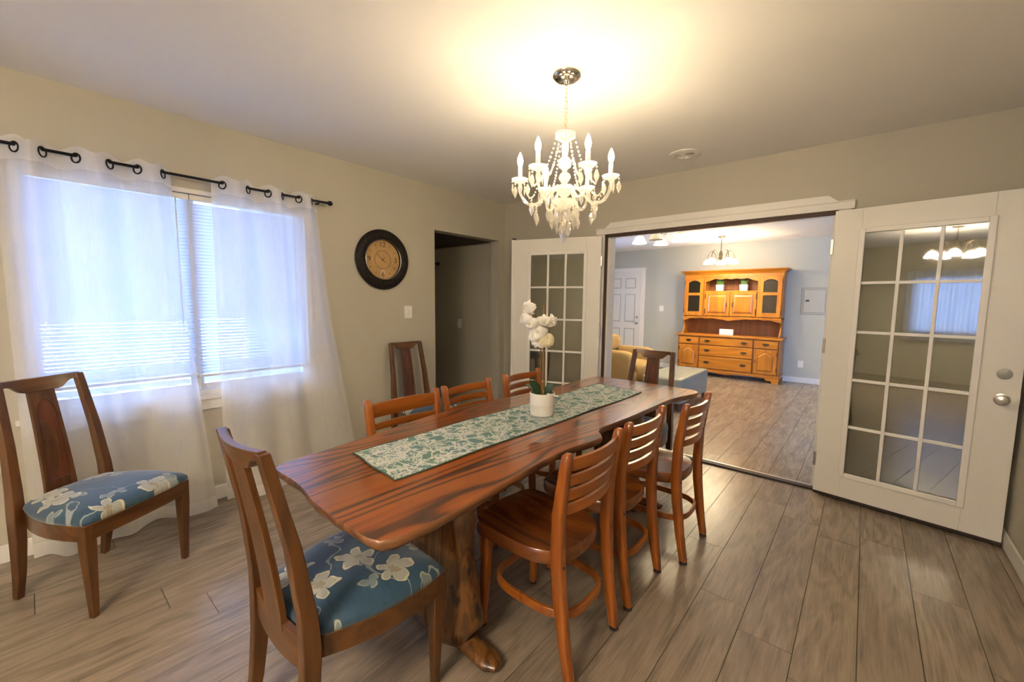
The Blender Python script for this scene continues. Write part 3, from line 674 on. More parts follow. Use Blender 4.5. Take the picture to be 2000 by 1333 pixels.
# ------------------------------------------------------------------ orchid
PX, PY, PZ = -1.235, 1.69, TZ+.0062
R2, A2 = Vector((.76, .65, 0)), Vector((-.65, .76, 0))
t = thing('orchid_plant', 'white artificial orchid in a white ceramic pot on the runner', 'plant', (PX, PY, PZ))
MB().lathe([(.055, 0), (.060, .004), (.0625, .02), (.0635, .055), (.0650, .058), (.0640, .064), (.0645, .10), (.0655, .112), (.064, .117), (.060, .117), (.059, .10)], 40).build('pot', M['pot'], t)
MB().lathe([(.002, .104), (.03, .106), (.0595, .100)], 20).build('moss', M['soil'], t)
def L(r, a, z): p = R2*r+A2*a; return (p.x, p.y, z)
def leaf(r0, dr, hgt, wd, tw, da=0):
    m = MB(); secs = []
    for j in range(9):
        u = j/8; w_ = wd*(sin(pi*(u*.86+.12))**.7)*(1 if j < 8 else .2); b = dr*(u**1.3); z = .10+hgt*u-.25*hgt*u*u*u
        c = [L(r0+b+w_*q*cos(tw), da+w_*q*sin(tw), z+.10*w_*abs(q)) for q in (-1, -.5, 0, .5, 1)]
        secs.append(c+[(x+.001, y-.001, z_-.002) for x, y, z_ in reversed(c)])
    m.loft(secs).build('leaf', M['leafg'], t, smooth=60)
leaf(-.018, -.045, .105, .026, .3); leaf(.026, .022, .085, .021, -.4); leaf(-.028, -.058, .07, .024, 1.0, .03); leaf(.02, .03, .06, .02, 1.3, .04)
def path(p, n=14):
    r = []
    for j in range(n+1):
        u = j/n*(len(p)-1); i = min(int(u), len(p)-2); q = u-i
        a = [p[max(i-1, 0)], p[i], p[i+1], p[min(i+2, len(p)-1)]]; v = [Vector(x) for x in a]
        r.append(.5*((2*v[1])+(v[2]-v[0])*q+(2*v[0]-5*v[1]+4*v[2]-v[3])*q*q+(3*v[1]-v[0]-3*v[2]+v[3])*q**3))
    return r
MB().tube(path([L(-.004, 0, .09), L(-.010, .0, .25), L(-.014, 0, .40), L(-.035, -.005, .50), L(-.075, -.01, .535)]), .003, 7).build('stem', M['stem'], t)
MB().tube(path([L(.012, .008, .09), L(.010, .006, .25), L(.008, 0, .38), L(.020, -.004, .46), L(.036, -.01, .475)]), .003, 7).build('stem', M['stem'], t)
MB().tube([L(.004, .01, .09), L(.001, .01, .56)], .0034, 6).build('stake', M['stick'], t)
MB().tube(path([L(-.012, -.004, .39), L(-.03, -.02, .43), L(-.045, -.02, .40)]), .002, 6).build('stem', M['stem'], t)
tg = MB().add([L(.02, -.03, .112), L(.075, -.05, .104), L(.080, -.035, .106), L(.025, -.015, .115), L(.02, -.03, .113), L(.075, -.05, .105), L(.080, -.035, .107), L(.025, -.015, .116)], [(3, 2, 1, 0), (4, 5, 6, 7), (0, 1, 5, 4), (1, 2, 6, 5), (2, 3, 7, 6), (3, 0, 4, 7)]).build('care_tag', M['plastic'], t)
def flower(r, a, z, sc, yaw_, tilt, cream=False):
    rot = Matrix.Rotation(yaw_, 3, 'Z') @ Matrix.Rotation(tilt, 3, 'X'); c = Vector(L(r, a, z)); F = None
    def petal(ang, ln, wd, mat, par):
        m = MB(); secs = []
        for j in range(7):
            u = j/6; w_ = wd*(sin(pi*(.1+.86*u))**.8); cup = .012*sin(pi*u)-.014*u*u
            s_ = []
            for q in (-1, -.5, 0, .5, 1):
                p = Vector((w_*q, -.004-cup*1.0+.006*q*q, ln*u)); p = Matrix.Rotation(ang, 3, 'Y') @ p; s_.append(c+rot @ (p*sc))
            bk = [p+rot @ Vector((0, .0012, 0)) for p in reversed(s_)]
            secs.append(s_+bk)
        return m.loft(secs).build('petal', mat, par, smooth=70)
    hub = MB().ball(c+rot @ Vector((0, -.006*sc, 0)), .007*sc, 6); F = hub.build('blossom', M['petalc'], t)
    for ang, ln, wd in ((0, .036, .017), (radians(75), .040, .026), (radians(-75), .040, .026), (radians(142), .034, .016), (radians(-142), .034, .016)): petal(ang, ln, wd, M['petalc'] if cream else M['petal'], F)
    petal(pi, .018, .009, M['petalc'], F)
yb = radians(40)
flower(-.080, -.012, .545, 1.15, yb-.9, .1); flower(-.098, -.008, .490, 1.1, yb-1.2, -.2); flower(-.070, -.03, .470, 1.1, yb-.5, .2); flower(.035, -.014, .478, 1.1, yb+.5, .5); flower(.0, -.03, .482, .95, yb+.1, .3)
flower(-.030, -.025, .425, 1.15, yb-.3, .1); flower(-.050, -.02, .405, 1.0, yb-.8, -.2); flower(.012, -.02, .385, 1.25, yb+.2, -.1, True); flower(-.025, -.015, .380, 1.1, yb-.4, -.3)

# ------------------------------------------------------------------ crystal chandelier
def chandelier():
    cx, cy = -1.178, 1.766
    t = thing('crystal_chandelier', 'lit crystal chandelier with six candle bulbs above the table', 'chandelier', (cx, cy, H))
    Z = lambda z: z-H
    MB().lathe([(.072, 0), (.072, -.006), (.066, -.018), (.045, -.030), (.014, -.034), (.010, -.048), (.004, -.05)], 32).build('canopy', M['chrome'], t)
    z = -.05; k = 0
    while z > Z(2.175):
        r = 10; pts = []
        for i in range(14):
            a = 2*pi*i/14; x = .0065*cos(a); zz = .0125*sin(a); pts.append((x if k % 2 else 0, 0 if k % 2 else x, z-.010+zz))
        MB().tube(pts, .0016, 5, True).build('chain_link', M['brass'], t); z -= .0185; k += 1
    MB().tube([(.004, 0, -.04), (.005, .003, -.15), (.003, 0, Z(2.17))], .0018, 5).build('cord', M['brass'], t)
    MB().lathe([(.008, Z(2.175)), (.02, Z(2.168)), (.045, Z(2.162)), (.052, Z(2.166)), (.050, Z(2.155)), (.040, Z(2.138)), (.020, Z(2.128)), (.008, Z(2.122))], 12).build('top_dish', M['crystal'], t, smooth=20)
    MB().lathe([(.008, Z(2.13)), (.016, Z(2.12)), (.018, Z(2.09)), (.014, Z(2.065)), (.010, Z(2.06)), (.022, Z(2.05)), (.034, Z(2.03)), (.030, Z(2.008)), (.014, Z(1.995)), (.010, Z(1.985)), (.024, Z(1.972)), (.030, Z(1.955)), (.018, Z(1.935)), (.012, Z(1.93)), (.038, Z(1.912)), (.042, Z(1.895)), (.028, Z(1.875)), (.012, Z(1.86)), (.02, Z(1.845)), (.014, Z(1.82)), (.006, Z(1.80))], 14).build('column', M['crystal'], t, smooth=20)
    MB().lathe([(.010, Z(1.845)), (.055, Z(1.842)), (.060, Z(1.848)), (.056, Z(1.834)), (.035, Z(1.815)), (.01, Z(1.805))], 12).build('bottom_dish', M['crystal'], t, smooth=20)
    drop = MB().lathe([(.0005, 0), (.005, -.005), (.0115, -.022), (.0135, -.032), (.009, -.046), (.0005, -.064)], 6).mesh('crystal_drop', 0)
    sdrop = MB().lathe([(.0005, 0), (.004, -.006), (.0055, -.03), (.0005, -.055)], 5).mesh('crystal_spear', 0); drop.materials.append(M['crystal']); sdrop.materials.append(M['crystal'])
    def hang(p, par, me=drop, nb=2, s=1):
        m = MB()
        for i in range(nb): m.ball((p[0], p[1], p[2]-.006-i*.012), .0052, 4)
        if nb: m.build('bead', M['crystal'], par, smooth=0)
        o = link('crystal_drop', me, None, par); o.location = (p[0], p[1], p[2]-.004-nb*.012); o.rotation_euler[2] = random.random()*3; o.scale = (s, s, s)
    cam_ang = atan2(-cy, -cx)
    for k in range(6):
        a = cam_ang+radians(-33+60*k); d = Vector((cos(a), sin(a), 0)); RR = .222
        def q(r, z): return d*r+Vector((0, 0, Z(z)))
        arm = MB().tube(path([q(.02, 1.895), q(.06, 1.905), q(.095, 1.872), q(.135, 1.835), q(.185, 1.838), q(.218, 1.885), q(RR, 1.935)], 24), [.0085-.002*sin(i*.9)**2 for i in range(25)], 8).build('arm', M['crystal'], t)
        c = q(RR, 1.94)
        MB().lathe([(.006, -.012), (.012, -.002), (.030, .004), (.040, .014), (.043, .018), (.038, .013), (.026, .008), (.010, .006)], 12, c).build('bobeche', M['crystal'], arm, smooth=20)
        MB().lathe([(.0095, .006), (.0105, .010), (.0105, .074), (.008, .078)], 14, c).build('candle_sleeve', M['plastic'], arm)
        MB().lathe([(.007, .074), (.008, .080), (.0125, .092), (.0145, .104), (.012, .120), (.006, .136), (.001, .146)], 14, c).build('bulb', M['bulb'], arm)
        for j in range(5):
            b = 2*pi*j/5+.4; e = c+Vector((cos(b)*.040, sin(b)*.040, .008)); hang(e, arm, drop if j % 2 == 0 else sdrop, 1, .95)
        hang(q(.135, 1.828), arm, drop, 3); 
        # bead swag from the top dish to the arm, and from arm to arm
        m = MB(); p0, p1 = q(.045, 2.145), q(.150, 1.925)
        for i in range(17): u = i/16; p = p0.lerp(p1, u)+Vector((0, 0, -.075*4*u*(1-u)*.55)); m.ball(p, .0052 if i % 4 else .0068, 4)
        if k % 2 == 0 or True: m.build('bead_swag', M['crystal'], arm, smooth=0)
        a2 = a+radians(60); d2 = Vector((cos(a2), sin(a2), 0)); m = MB(); p0, p1 = q(.20, 1.93), d2*.20+Vector((0, 0, Z(1.93)))
        for i in range(1, 14): u = i/14; m.ball(p0.lerp(p1, u)+Vector((0, 0, -.085*4*u*(1-u))), .0048, 4)
        m.build('bead_swag', M['crystal'], arm, smooth=0); mid = (p0+p1)/2+Vector((0, 0, -.09)); hang(mid, arm, drop, 1, 1.05)
    for n, r, z, nb, ph in ((9, .066, 1.838, 2, 0), (7, .060, 1.828, 4, .3), (5, .034, 1.815, 6, .1)):
        for j in range(n): b = 2*pi*j/n+ph; hang(Vector((cos(b)*r, sin(b)*r, Z(z))), t, drop if j % 3 else sdrop, nb, 1.05)
    hang(Vector((0, 0, Z(1.80))), t, drop, 6, 1.4)
chandelier()
# ------------------------------------------------------------------ shaded fixtures
def shaded_fixture(name, loc, label, n, R_, drop_, ph, sc=1.0, off=(), sm='shade'):
    t = thing(name, label, 'ceiling light', (loc[0], loc[1], H))
    MB().lathe([(.06*sc, 0), (.06*sc, -.008), (.045*sc, -.02), (.012, -.024)], 24).build('canopy', M['bronze'], t)
    MB().tube([(0, 0, -.02), (0, 0, -drop_+.05)], .006, 8).build('stem', M['bronze'], t)
    MB().lathe([(.008, -drop_+.13), (.022, -drop_+.10), (.030, -drop_+.06), (.022, -drop_+.02), (.034, -drop_-.01), (.012, -drop_-.03), (.003, -drop_-.05)], 16).build('hub', M['bronze'], t)
    for k in range(n):
        a = 2*pi*k/n+ph; d = Vector((cos(a), sin(a), 0)); q = lambda r, z: d*r+Vector((0, 0, z-drop_))
        arm = MB().tube(path([q(.02, .02), q(R_*.35, .0), q(R_*.45, .08), q(R_*.75, .13), q(R_, .06), q(R_, .02)], 20), .0055, 7).build('arm', M['bronze'], t)
        c = q(R_, 0); lit = k not in off
        MB().lathe([(.016, .03), (.020, .02), (.020, 0), (.016, -.004)], 14, c).build('socket', M['brass'], arm)
        prof = [(.018, .0), (.034, -.010), (.052, -.036), (.064, -.062), (.076, -.078), (.074, -.080), (.060, -.062), (.048, -.036), (.030, -.012), (.016, -.003)]
        MB().lathe([(r*sc, h*sc) for r, h in prof], 20, c, cap=False).build('shade', M[sm] if lit else M['shadeoff'], arm)
        MB().ball(c+Vector((0, 0, -.05*sc)), .026*sc, 8, 1.2).build('bulb', M[sm] if lit else M['shadeoff'], arm)
shaded_fixture('pendant_chandelier', (-1.89, 7.5), 'bronze chandelier with lit bell shades hanging before the hutch', 5, .20, .36, .5)
shaded_fixture('ceiling_light_fixture', (-2.02, 5.15), 'lit bell-shade ceiling fixture partly hidden by the doorway head', 4, .23, .26, .25, 1.15, (3,))
shaded_fixture('ceiling_light_fixture', (-.45, -1.45), 'bell-shade ceiling fixture behind the viewer, mirrored in the door glass', 5, .24, .33, .2, 1.1, (), 'shade_rear')
# ------------------------------------------------------------------ ceiling vents
def vent(loc, r, label):
    t = thing('ceiling_vent', label, 'air vent', (*loc, H))
    MB().lathe([(r, 0), (r, -.006), (r*.72, -.014), (r*.64, -.012), (r*.64, -.002)], 36).build('flange', M['white'], t)
    MB().lathe([(r*.62, -.0015), (r*.62, -.003)], 30).build('throat', M['dark'], t)
    for k in range(4): rr = r*(.18+.13*k); MB().lathe([(rr, -.004), (rr+r*.03, -.014), (rr+r*.05, -.014), (rr+r*.02, -.004)], 30, cap=False).build('cone_ring', M['white'], t)
    for a in (0, pi/2): MB().box((0, 0, -.010), (r*1.26, .006, .006), a+.4).build('spoke', M['white'], t)
vent((-1.10, 3.225), .108, 'round white ceiling vent above the doorway'); vent((-1.62, 7.2), .12, 'round ceiling vent in the far room beside the chandelier')
# ------------------------------------------------------------------ wall clock
t = thing('wall_clock', 'round wall clock with a dark embossed rim and tan dial', 'clock', (XL, 2.03, 1.692))
MB().lathe([(.235, .0), (.253, .006), (.257, .018), (.250, .032), (.225, .044), (.195, .046), (.178, .038), (.172, .028), (.166, .005)], 64, ax='x', cap=False).build('rim', M['rim'], t)
MB().lathe([(.170, .030), (.174, .035), (.171, .038), (.166, .034)], 64, ax='x', cap=False).build('bezel', M['nickel'], t)
MB().lathe([(.167, .004), (.167, .012)], 64, ax='x').build('dial', M['clockface'], t)
def ontoclock(me, y, z, name, mat, rot=0, par=None):
    o = link(name, me, mat, par or t); o.matrix_local = Matrix.Translation((.0135, y, z)) @ Matrix(((0, 0, 1), (1, 0, 0), (0, 1, 0))).to_4x4() @ Matrix.Rotation(rot, 4, 'Z'); return o
for s_, a in (('12', 0), ('3', 90), ('6', 180), ('9', 270)): ontoclock(text_mesh(s_, .062), .128*sin(radians(a)), .128*cos(radians(a)), 'numeral', M['print'])
tk = MB().b(-.002, .002, -.012, .012, -.0005, .0005).mesh('tick', 0); tk.materials.append(M['print'])
for k in range(12):
    if k % 3: a = radians(30*k); ontoclock(tk, .135*sin(a), .135*cos(a), 'tick', None, -a)
MB().lathe([(.080, .0125), (.080, .0140), (.077, .0140), (.077, .0125)], 48, ax='x', cap=False).build('dial_ring', M['print'], t)
MB().b(.0122, .0130, -.020, .022, -.150, -.085).build('dial_plate', M['clockpatch'], t)
for a, l, wd in ((radians(-50), .075, .0035), (radians(128), .03, .004), (radians(52), .030, .003)):
    ontoclock(MB().b(-wd/2, wd/2, -.012, l, .001, .002).mesh('hand', 0), 0, 0, 'hand', M['print'], -a)
MB().lathe([(.006, .013), (.006, .018)], 14, ax='x').build('hand_boss', M['print'], t)
# ------------------------------------------------------------------ switches, outlet, breaker panel
def plate(name, loc, nrm, label, cat, kind='switch', wd=.072):
    # nrm: 'x' plate on a wall facing +x, 'y' facing -y
    t = thing(name, label, cat, loc, 0 if nrm == 'x' else -pi/2)
    MB().b(0, .006, -wd/2, wd/2, -.058, .058).build('plate', M['plastic'], t, .002)
    if kind == 'switch': MB().b(.006, .012, -.006, .006, -.012, .012).build('toggle', M['plastic'], t, .002)
    elif kind == 'rocker': MB().b(.006, .009, -.016, .016, -.033, .033).build('rocker', M['plastic'], t, .001)
    else:
        for z in (-.022, .022): MB().lathe([(.016, .006), (.016, .009), (.014, .0095)], 16, (0, 0, z), 'x').build('socket', M['white'], t)
plate('light_switch', (XL, 2.293, 1.235), 'x', 'white light switch on the wall below the clock', 'light switch', wd=.085)
plate('light_switch', (-3.96, 3.60, 1.05), 'y', 'light switch plate on the dim hall wall', 'light switch')
plate('light_switch', (-3.22, YF, 1.222), 'y', 'light switch beside the white panel door in the far room', 'light switch', 'rocker', .09)
plate('wall_outlet', (-.79, YF, .32), 'y', 'white wall outlet low on the far wall beside the hutch', 'outlet', 'outlet', .08)
t = thing('breaker_panel', 'grey electrical breaker panel on the far wall beside the hutch', 'breaker panel', (-.665, YF, 1.395))
MB().b(-.185, .185, -.012, 0, -.225, .225).build('frame', M['panelg'], t, .003)
dd = MB().b(-.145, .145, -.020, -.012, -.185, .185).build('panel_door', M['panell'], t, .003); MB().b(-.12, -.07, -.026, -.020, -.01, .02).build('latch', M['dark'], dd)
# ------------------------------------------------------------------ hall curtain
t = thing('hall_curtain', 'black curtain with white bands at the edge of the dim hall', 'curtain', (-4.28, 2.9, 0))
m = MB(); N = 50; vs = [(.02*sin(i*.8), -.9+1.44*i/N, z) for z in (1.82, .02) for i in range(N+1)]
m.add(vs, [(i, i+1, N+2+i, N+1+i) for i in range(N)]); m.build('fabric', M['hallcurt'], t, smooth=180, fix=False)
MB().b(-.32, .0, -.96, -.95, 1.81, 1.83).build('bracket', M['black'], t); MB().tube([(0, -1.0, 1.82), (0, .60, 1.82)], .009, 8).build('rod', M['black'], t); MB().ball((0, .615, 1.82), .024, 8).build('finial', M['black'], t)
# ------------------------------------------------------------------ far room: panel door
DX0, DX1, DZ = -4.47, -3.66, 2.0
t = struct(MB().b(DX0, DX1, YF-.03, YF, .01, DZ).build('door_3', M['doorw'], bevel=.002)); t['label'] = 'closed white six-panel door in the far room'
for i, (x0, x1) in enumerate(((DX0+.12, (DX0+DX1)/2-.05), ((DX0+DX1)/2+.05, DX1-.12))):
    for z0, z1 in ((.20, .78), (.92, 1.52), (1.64, 1.86)):
        MB().b(x0, x1, YF-.034, YF-.029, z0, z1).build('panel_groove_shade', M['panell'], t); MB().b(x0+.018, x1-.018, YF-.040, YF-.033, z0+.018, z1-.018).build('panel', M['doorw'], t, .003)  # grey strip paints the shade around each raised panel
for z in (.90, 1.03): MB().lathe([(.03, 0), (.03, -.006), (.012, -.012), (.012, -.03), (.026, -.04), (.024, -.056), (.004, -.06)] if z < 1 else [(.028, 0), (.028, -.012), (.01, -.02)], 16, (DX1-.07, YF-.03, z), 'y').build('knob' if z < 1 else 'deadbolt', M['nickel'], t)
c = struct(MB().b(DX1, DX1+.075, YF-.022, YF, 0, DZ+.075).build('trim_5', M['white'], bevel=.003)); MB().b(DX0-.075, DX1, YF-.022, YF, DZ, DZ+.075).build('head_casing', M['white'], c, .003)
# ------------------------------------------------------------------ hutch
HX, HF, HB_ = -1.87, 8.04, 8.505
t = thing('china_hutch', 'golden oak china hutch with drawers and glass doors', 'hutch', (HX, HB_, 0)); D = HF-HB_; hw = .83
body = MB().b(-hw, hw, D+.02, 0, .10, .735).build('base_cabinet', M['hut'], t, .003)
MB().b(-.815, .815, D+.0185, D+.0195, .138, .726).build('drawer_gap_shade', M['hutd'], t)  # darker sheet painting the shade in the gaps between drawers and doors
MB().b(-hw-.03, hw+.03, D-.015, 0, .735, .768).build('counter_top', M['hutx'], t, .006)
MB().b(-hw-.015, hw+.015, D+.005, 0, .085, .125).build('plinth', M['hutx'], t, .006)
ap = [(-hw, .09)]+[(-hw+2*hw*i/40, .09-(.022*max(0, cos((i-20)*.32)) if abs(i-20) < 5 else (.045 if i < 5 or i > 35 else .0))-.006) for i in range(41)]+[(hw, .09)]
MB().prism(ap, D+.015, D+.035, 'y').build('apron', M['hutx'], t)
for s in (-1, 1):
    for y in (D+.03, -.04): MB().prism([(s*(hw+.01), 0), (s*(hw+.012), .09), (s*(hw-.19), .09), (s*(hw-.15), .055), (s*(hw-.10), .045), (s*(hw-.09), 0)], y-.022, y+.022, 'y').build('bracket_foot', M['hutx'], t, .002)
def pull(par, x, y, z):
    o = MB().prism([(-.038, .004), (-.022, .016), (-.010, .012), (0, .019), (.010, .012), (.022, .016), (.038, .004), (.018, -.008), (0, -.018), (-.018, -.008)], -.003, 0, 'y').tube([(-.026, -.004, .003), (-.022, -.016, -.006), (0, -.020, -.012), (.022, -.016, -.006), (.026, -.004, .003)], .003, 6).build('pull', M['bronze'], par); o.location = (x, y, z); o.scale = (1.45, 1.2, 1.5)
def drawer(x0, x1, z0, z1, pulls):
    o = MB().b(x0, x1, D-.004, D+.021, z0, z1).build('drawer', M['hutx'], t, .007, seg=3)
    for p in pulls: pull(o, p, D-.004, (z0+z1)/2)
drawer(-.80, -.455, .585, .715, [-.627]); drawer(.455, .80, .585, .715, [.627])
for z0, z1 in ((.585, .715), (.385, .570), (.150, .370)): drawer(-.43, .43, z0, z1, [-.30, .30])
def arch_panel(par, x0, x1, z0, z1, y, rise, name='raised_panel'):
    xm = (x0+x1)/2; o = [(x0, z0), (x1, z0), (x1, z1-rise), (xm+(x1-x0)*.2, z1-rise*.25), (xm, z1), (xm-(x1-x0)*.2, z1-rise*.25), (x0, z1-rise)]
    c = (xm, (z0+z1)/2); i = [(c[0]+(x-c[0])*.84, c[1]+(z-c[1])*.88) for x, z in o]
    g = [(c[0]+(x-c[0])*1.10, c[1]+(z-c[1])*1.06) for x, z in o]; MB().prism(g, y-.0015, y, 'y').build('panel_groove_shade', M['hutd'], par)  # thin darker strip, groove shade painted round the raised panel
    MB().loft([[(x, y, z) for x, z in o], [(x, y-.006, z) for x, z in o], [(x, y-.016, z) for x, z in i]]).build(name, M['hut'], par, .001, smooth=20)
for x0, x1, hs in ((-.80, -.455, -1), (.455, .80, 1)):
    o = MB().b(x0, x1, D-.001, D+.021, .150, .568).build('cabinet_door', M['hut'], t, .005); arch_panel(o, x0+.065, x1-.065, .205, .515, D-.001, .07)
    for z in (.20, .46): MB().b((x0 if hs < 0 else x1-.012), (x0+.012 if hs < 0 else x1), D-.006, D-.001, z, z+.07).build('hinge', M['bronze'], o)
    kx = x1-.03 if hs < 0 else x0+.03; MB().tube([(kx, D-.004, .33), (kx, D-.020, .35), (kx, D-.020, .38), (kx, D-.004, .40)], .004, 6).build('pull', M['bronze'], o)
# upper case
UD = -.31; uw = .80
uc = MB(); uc.b(-uw, -uw+.02, UD, 0, 1.075, 1.86).b(uw-.02, uw, UD, 0, 1.075, 1.86).b(-uw, uw, UD-.012, 0, 1.075, 1.10).b(-uw+.02, uw-.02, UD, 0, 1.84, 1.86)
for x in (-.435, .435): uc.b(x-.012, x+.012, UD, 0, 1.10, 1.84)
uc.build('upper_case', M['hut'], t, .002)
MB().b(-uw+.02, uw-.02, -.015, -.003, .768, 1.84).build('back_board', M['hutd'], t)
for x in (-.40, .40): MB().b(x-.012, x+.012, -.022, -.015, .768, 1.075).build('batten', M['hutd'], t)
MB().b(-.423, .423, UD+.004, -.015, 1.548, 1.568).build('shelf', M['hutx'], t, .002)
cr = []
for y_, z in ((0, 1.86), (-.006, 1.868), (-.012, 1.885), (-.03, 1.905), (-.055, 1.922), (-.06, 1.94)): cr.append([(-uw+y_*1, 0, z), (-uw+y_*1, UD+y_, z), (uw-y_*1, UD+y_, z), (uw-y_*1, 0, z)])
MB().loft(cr).build('crown_moulding', M['hutx'], t, smooth=30)
MB().b(-uw-.004, uw+.004, UD-.006, UD, 1.80, 1.862).build('frieze', M['hutx'], t)
dm = MB().b(-.010, .010, -.010, 0, -.013, .013).mesh('dentil', 0); dm.materials.append(M['hut'])
for k in range(42): o = link('dentil', dm, None, t); o.location = (-uw+.012+k*(2*uw-.024)/41, UD-.006, 1.842)
# scalloped valance over the centre niche and apron below the upper case
va = [(-.423, 1.80)]+[(-.423+.846*i/48, 1.80-.012-.055*max(0, (abs(i-24)-15)/9.)**1.5-.016*abs(sin(i*pi/9.6))) for i in range(49)]+[(.423, 1.80)]
MB().prism(va, UD-.002, UD+.014, 'y').build('niche_valance', M['hutx'], t)
va = [(-uw, 1.076)]+[(-uw+2*uw*i/60, 1.076-.014-(.030*cos((i-30)*.22) if abs(i-30) < 7 else 0)-.045*max(0, (abs(i-30)-22)/8.)**1.3-.006*sin(i*.9)) for i in range(61)]+[(uw, 1.076)]
MB().prism(va, UD-.008, UD+.008, 'y').build('lower_valance', M['hutx'], t)
for s in (-1, 1):
    o = [(-.003, 1.076), (UD, 1.076), (UD, 1.03), (UD+.05, .99), (UD+.07, .93), (UD+.05, .86), (UD-.02, .80), (UD-.06, .768), (-.003, .768)]
    MB().prism(o, s*(uw-.022), s*uw, 'x').build('scroll_bracket', M['hut'], t, .002)
for x0, x1, hs in ((-.78, -.449, -1), (.449, .78, 1)):
    dz0, dz1 = 1.112, 1.80; xm = (x0+x1)/2
    m = MB(); y0, y1 = UD-.020, UD-.002
    m.b(x0, x0+.062, y0, y1, dz0, dz1).b(x1-.062, x1, y0, y1, dz0, dz1).b(x0+.062, x1-.062, y0, y1, dz0, dz0+.075).b(x0+.062, x1-.062, y0, y1, 1.485, 1.535)
    ar = [(x0+.062, dz1), (x1-.062, dz1)]+[(x1-.062-(x1-x0-.124)*i/14, 1.715+.045*sin(pi*i/14)**.8) for i in range(15)]
    m.prism(ar, y0, y1, 'y'); o = m.build('glass_door', M['hut'], t, .0)
    MB().b(x0+.055, x1-.055, UD-.012, UD-.009, dz0+.07, 1.49).build('pane', M['smoke'], o, smooth=0); MB().b(x0+.055, x1-.055, UD-.012, UD-.009, 1.53, 1.77).build('pane', M['smoke'], o, smooth=0)
    la = MB()
    for z0, z1 in ((dz0+.075, 1.485), (1.535, 1.72)):
        wd, ht, st = x1-x0-.124, z1-z0, .034
        for k in range(-20, 40):
            for sg in (1, -1):
                c_ = k*st; pts = []
                for xx, zz in ((c_, 0), (c_+sg*ht, ht)): pts.append((xx, zz))
                (xa, za), (xb, zb) = pts; lo, hi = 0, 1
                if xb != xa:
                    u0, u1 = sorted(((0-xa)/(xb-xa), (wd-xa)/(xb-xa))); lo, hi = max(0, u0), min(1, u1)
                if hi-lo > .02: la.tube([(x0+.062+xa+(xb-xa)*lo, UD-.014, z0+(zb-za)*lo), (x0+.062+xa+(xb-xa)*hi, UD-.014, z0+(zb-za)*hi)], .0018, 4)
    if hs > 0: la.build('wire_lattice', M['metalmesh'], o)
    for z in (1.16, 1.68): MB().b((x0-.012 if hs < 0 else x1), (x0 if hs < 0 else x1+.012), UD-.020, UD-.003, z, z+.08).build('hinge', M['bronze'], o)
for x0, x1, hs in ((-.418, -.004, -1), (.004, .418, 1)):
    o = MB().b(x0, x1, UD-.016, UD+.002, 1.112, 1.545).build('cupboard_door', M['hut'], t, .004); xm = (x0+x1)/2
    q = [(x0+.06, 1.175), (x1-.06, 1.175), (x1-.06, 1.485), (x0+.06, 1.485)]; i = [(xm+(x-xm)*.84, 1.33+(z-1.33)*.86) for x, z in q]
    MB().b(x0+.05, x1-.05, UD-.0175, UD-.016, 1.163, 1.497).build('panel_groove_shade', M['hutd'], o)  # same painted groove shade: a darker strip behind the panel
    MB().loft([[(x, UD-.016, z) for x, z in q], [(x, UD-.022, z) for x, z in q], [(x, UD-.032, z) for x, z in i]]).build('raised_panel', M['hut'], o, .001, smooth=20)
    kx = x1-.045 if hs < 0 else x0+.045; MB().tube([(kx, UD-.018, 1.28), (kx, UD-.036, 1.30), (kx, UD-.036, 1.34), (kx, UD-.018, 1.36)], .006, 6).build('pull', M['bronze'], o)
    for z in (1.15, 1.42): MB().b((x0 if hs < 0 else x1-.014), (x0+.014 if hs < 0 else x1), UD-.022, UD-.016, z, z+.09).build('hinge', M['bronze'], o)
# things on the hutch
def grass(x, label):
    g = thing('potted_grass', label, 'plant', (HX+x, HB_-.20, 1.568), 0, 'potted grass on the hutch')
    MB().box((0, 0, .055), (.115, .10, .11), 0, 1.12).build('pot', M['pot'], g, .006); MB().b(-.055, .055, -.047, .047, .106, .1115).build('soil', M['soil'], g)
    r = random.Random(x)
    for k in range(26):
        a, b_ = r.uniform(-.045, .045), r.uniform(-.035, .035); h = r.uniform(.09, .14); l = r.uniform(-.035, .035)+a*.5
        MB().loft([[(a-.004, b_, .108), (a+.004, b_, .108), (a, b_+.003, .108)], [(a+l*.4-.004, b_, .108+h*.6), (a+l*.4+.004, b_, .108+h*.6), (a+l*.4, b_+.003, .108+h*.6)], [(a+l-.0005, b_, .108+h), (a+l+.0005, b_, .108+h), (a+l, b_+.001, .108+h)]]).build('blade', M['grass'], g)
grass(-.20, 'left of the two small grass plants in white pots on the hutch'); grass(.19, 'right of the two small grass plants in white pots on the hutch')
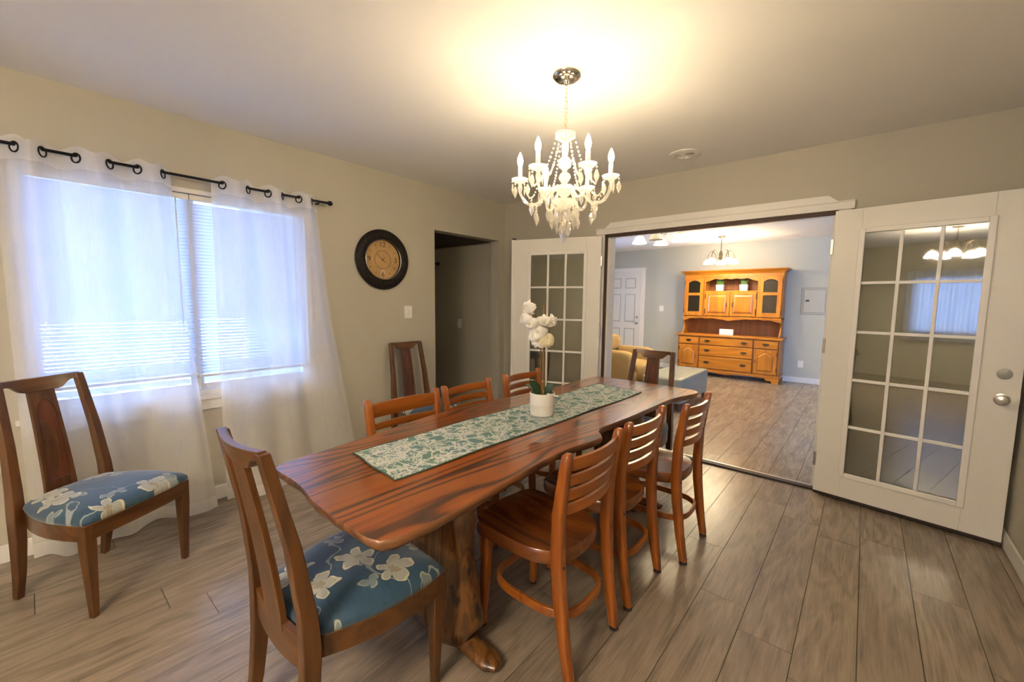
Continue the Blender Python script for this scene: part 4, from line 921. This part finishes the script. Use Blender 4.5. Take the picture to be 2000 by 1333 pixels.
tb = thing('block_sign', 'small white block sign standing on the hutch counter', 'sign', (HX-.04, HB_-.25, .768)); MB().b(-.115, .115, -.025, .025, 0, .105).build('block', M['plastic'], tb, .004); MB().b(-.10, .10, -.027, -.025, .012, .093).build('sign_face', M['pot'], tb)
# ------------------------------------------------------------------ recliner and ottoman
def puff(m, c, d, e=.35, n=20):
    secs = []
    for j in range(n+1):
        th_ = -pi/2+pi*j/n; cz, sz = abs(cos(th_))**e, abs(sin(th_))**e*(1 if th_ > 0 else -1)
        secs.append([(c[0]+d[0]/2*cz*abs(cos(a))**e*(1 if cos(a) > 0 else -1), c[1]+d[1]/2*cz*abs(sin(a))**e*(1 if sin(a) > 0 else -1), c[2]+d[2]/2*sz) for a in [2*pi*(k+.5)/24 for k in range(24)]])
    return m.loft(secs)
t = thing('recliner', 'tan plush recliner armchair beyond the doorway', 'armchair', (-2.72, 5.62, 0))
puff(MB(), (0, 0, .20), (.80, .80, .40), .2).build('base', M['tan'], t, smooth=80)
puff(MB(), (.08, 0, .43), (.62, .52, .18), .35).build('seat_cushion', M['tan'], t, smooth=80)
puff(MB(), (-.30, 0, .58), (.26, .64, .58), .4).build('backrest', M['tan'], t, smooth=80); puff(MB(), (-.20, -.0, .75), (.24, .60, .24), .6).build('back_pillow', M['tan'], t, smooth=80)
for s in (-1, 1): puff(MB(), (.06, s*.36, .38), (.66, .17, .60), .35).build('arm', M['tan'], t, smooth=80)
puff(MB(), (.42, 0, .38), (.16, .52, .26), .5).build('footrest', M['tan'], t, smooth=80)
t = thing('ottoman_bench', 'grey tufted leather ottoman bench in the far room', 'ottoman', (-1.90, 5.68, 0))
puff(MB(), (0, 0, .255), (.52, 1.14, .33), .14).build('body', M['leather'], t, smooth=50); 
for x in (-.11, .11):
    for y in (-.36, -.12, .12, .36): MB().ball((x, y, .420), .013, 6, .4).build('tuft_button', M['leather'], t)
for x in (-.21, .21):
    for y in (-.51, .51): MB().lathe([(.016, 0), (.026, .10), (.026, .13)], 10, (x, y, 0)).build('leg', M['Apanel'], t)
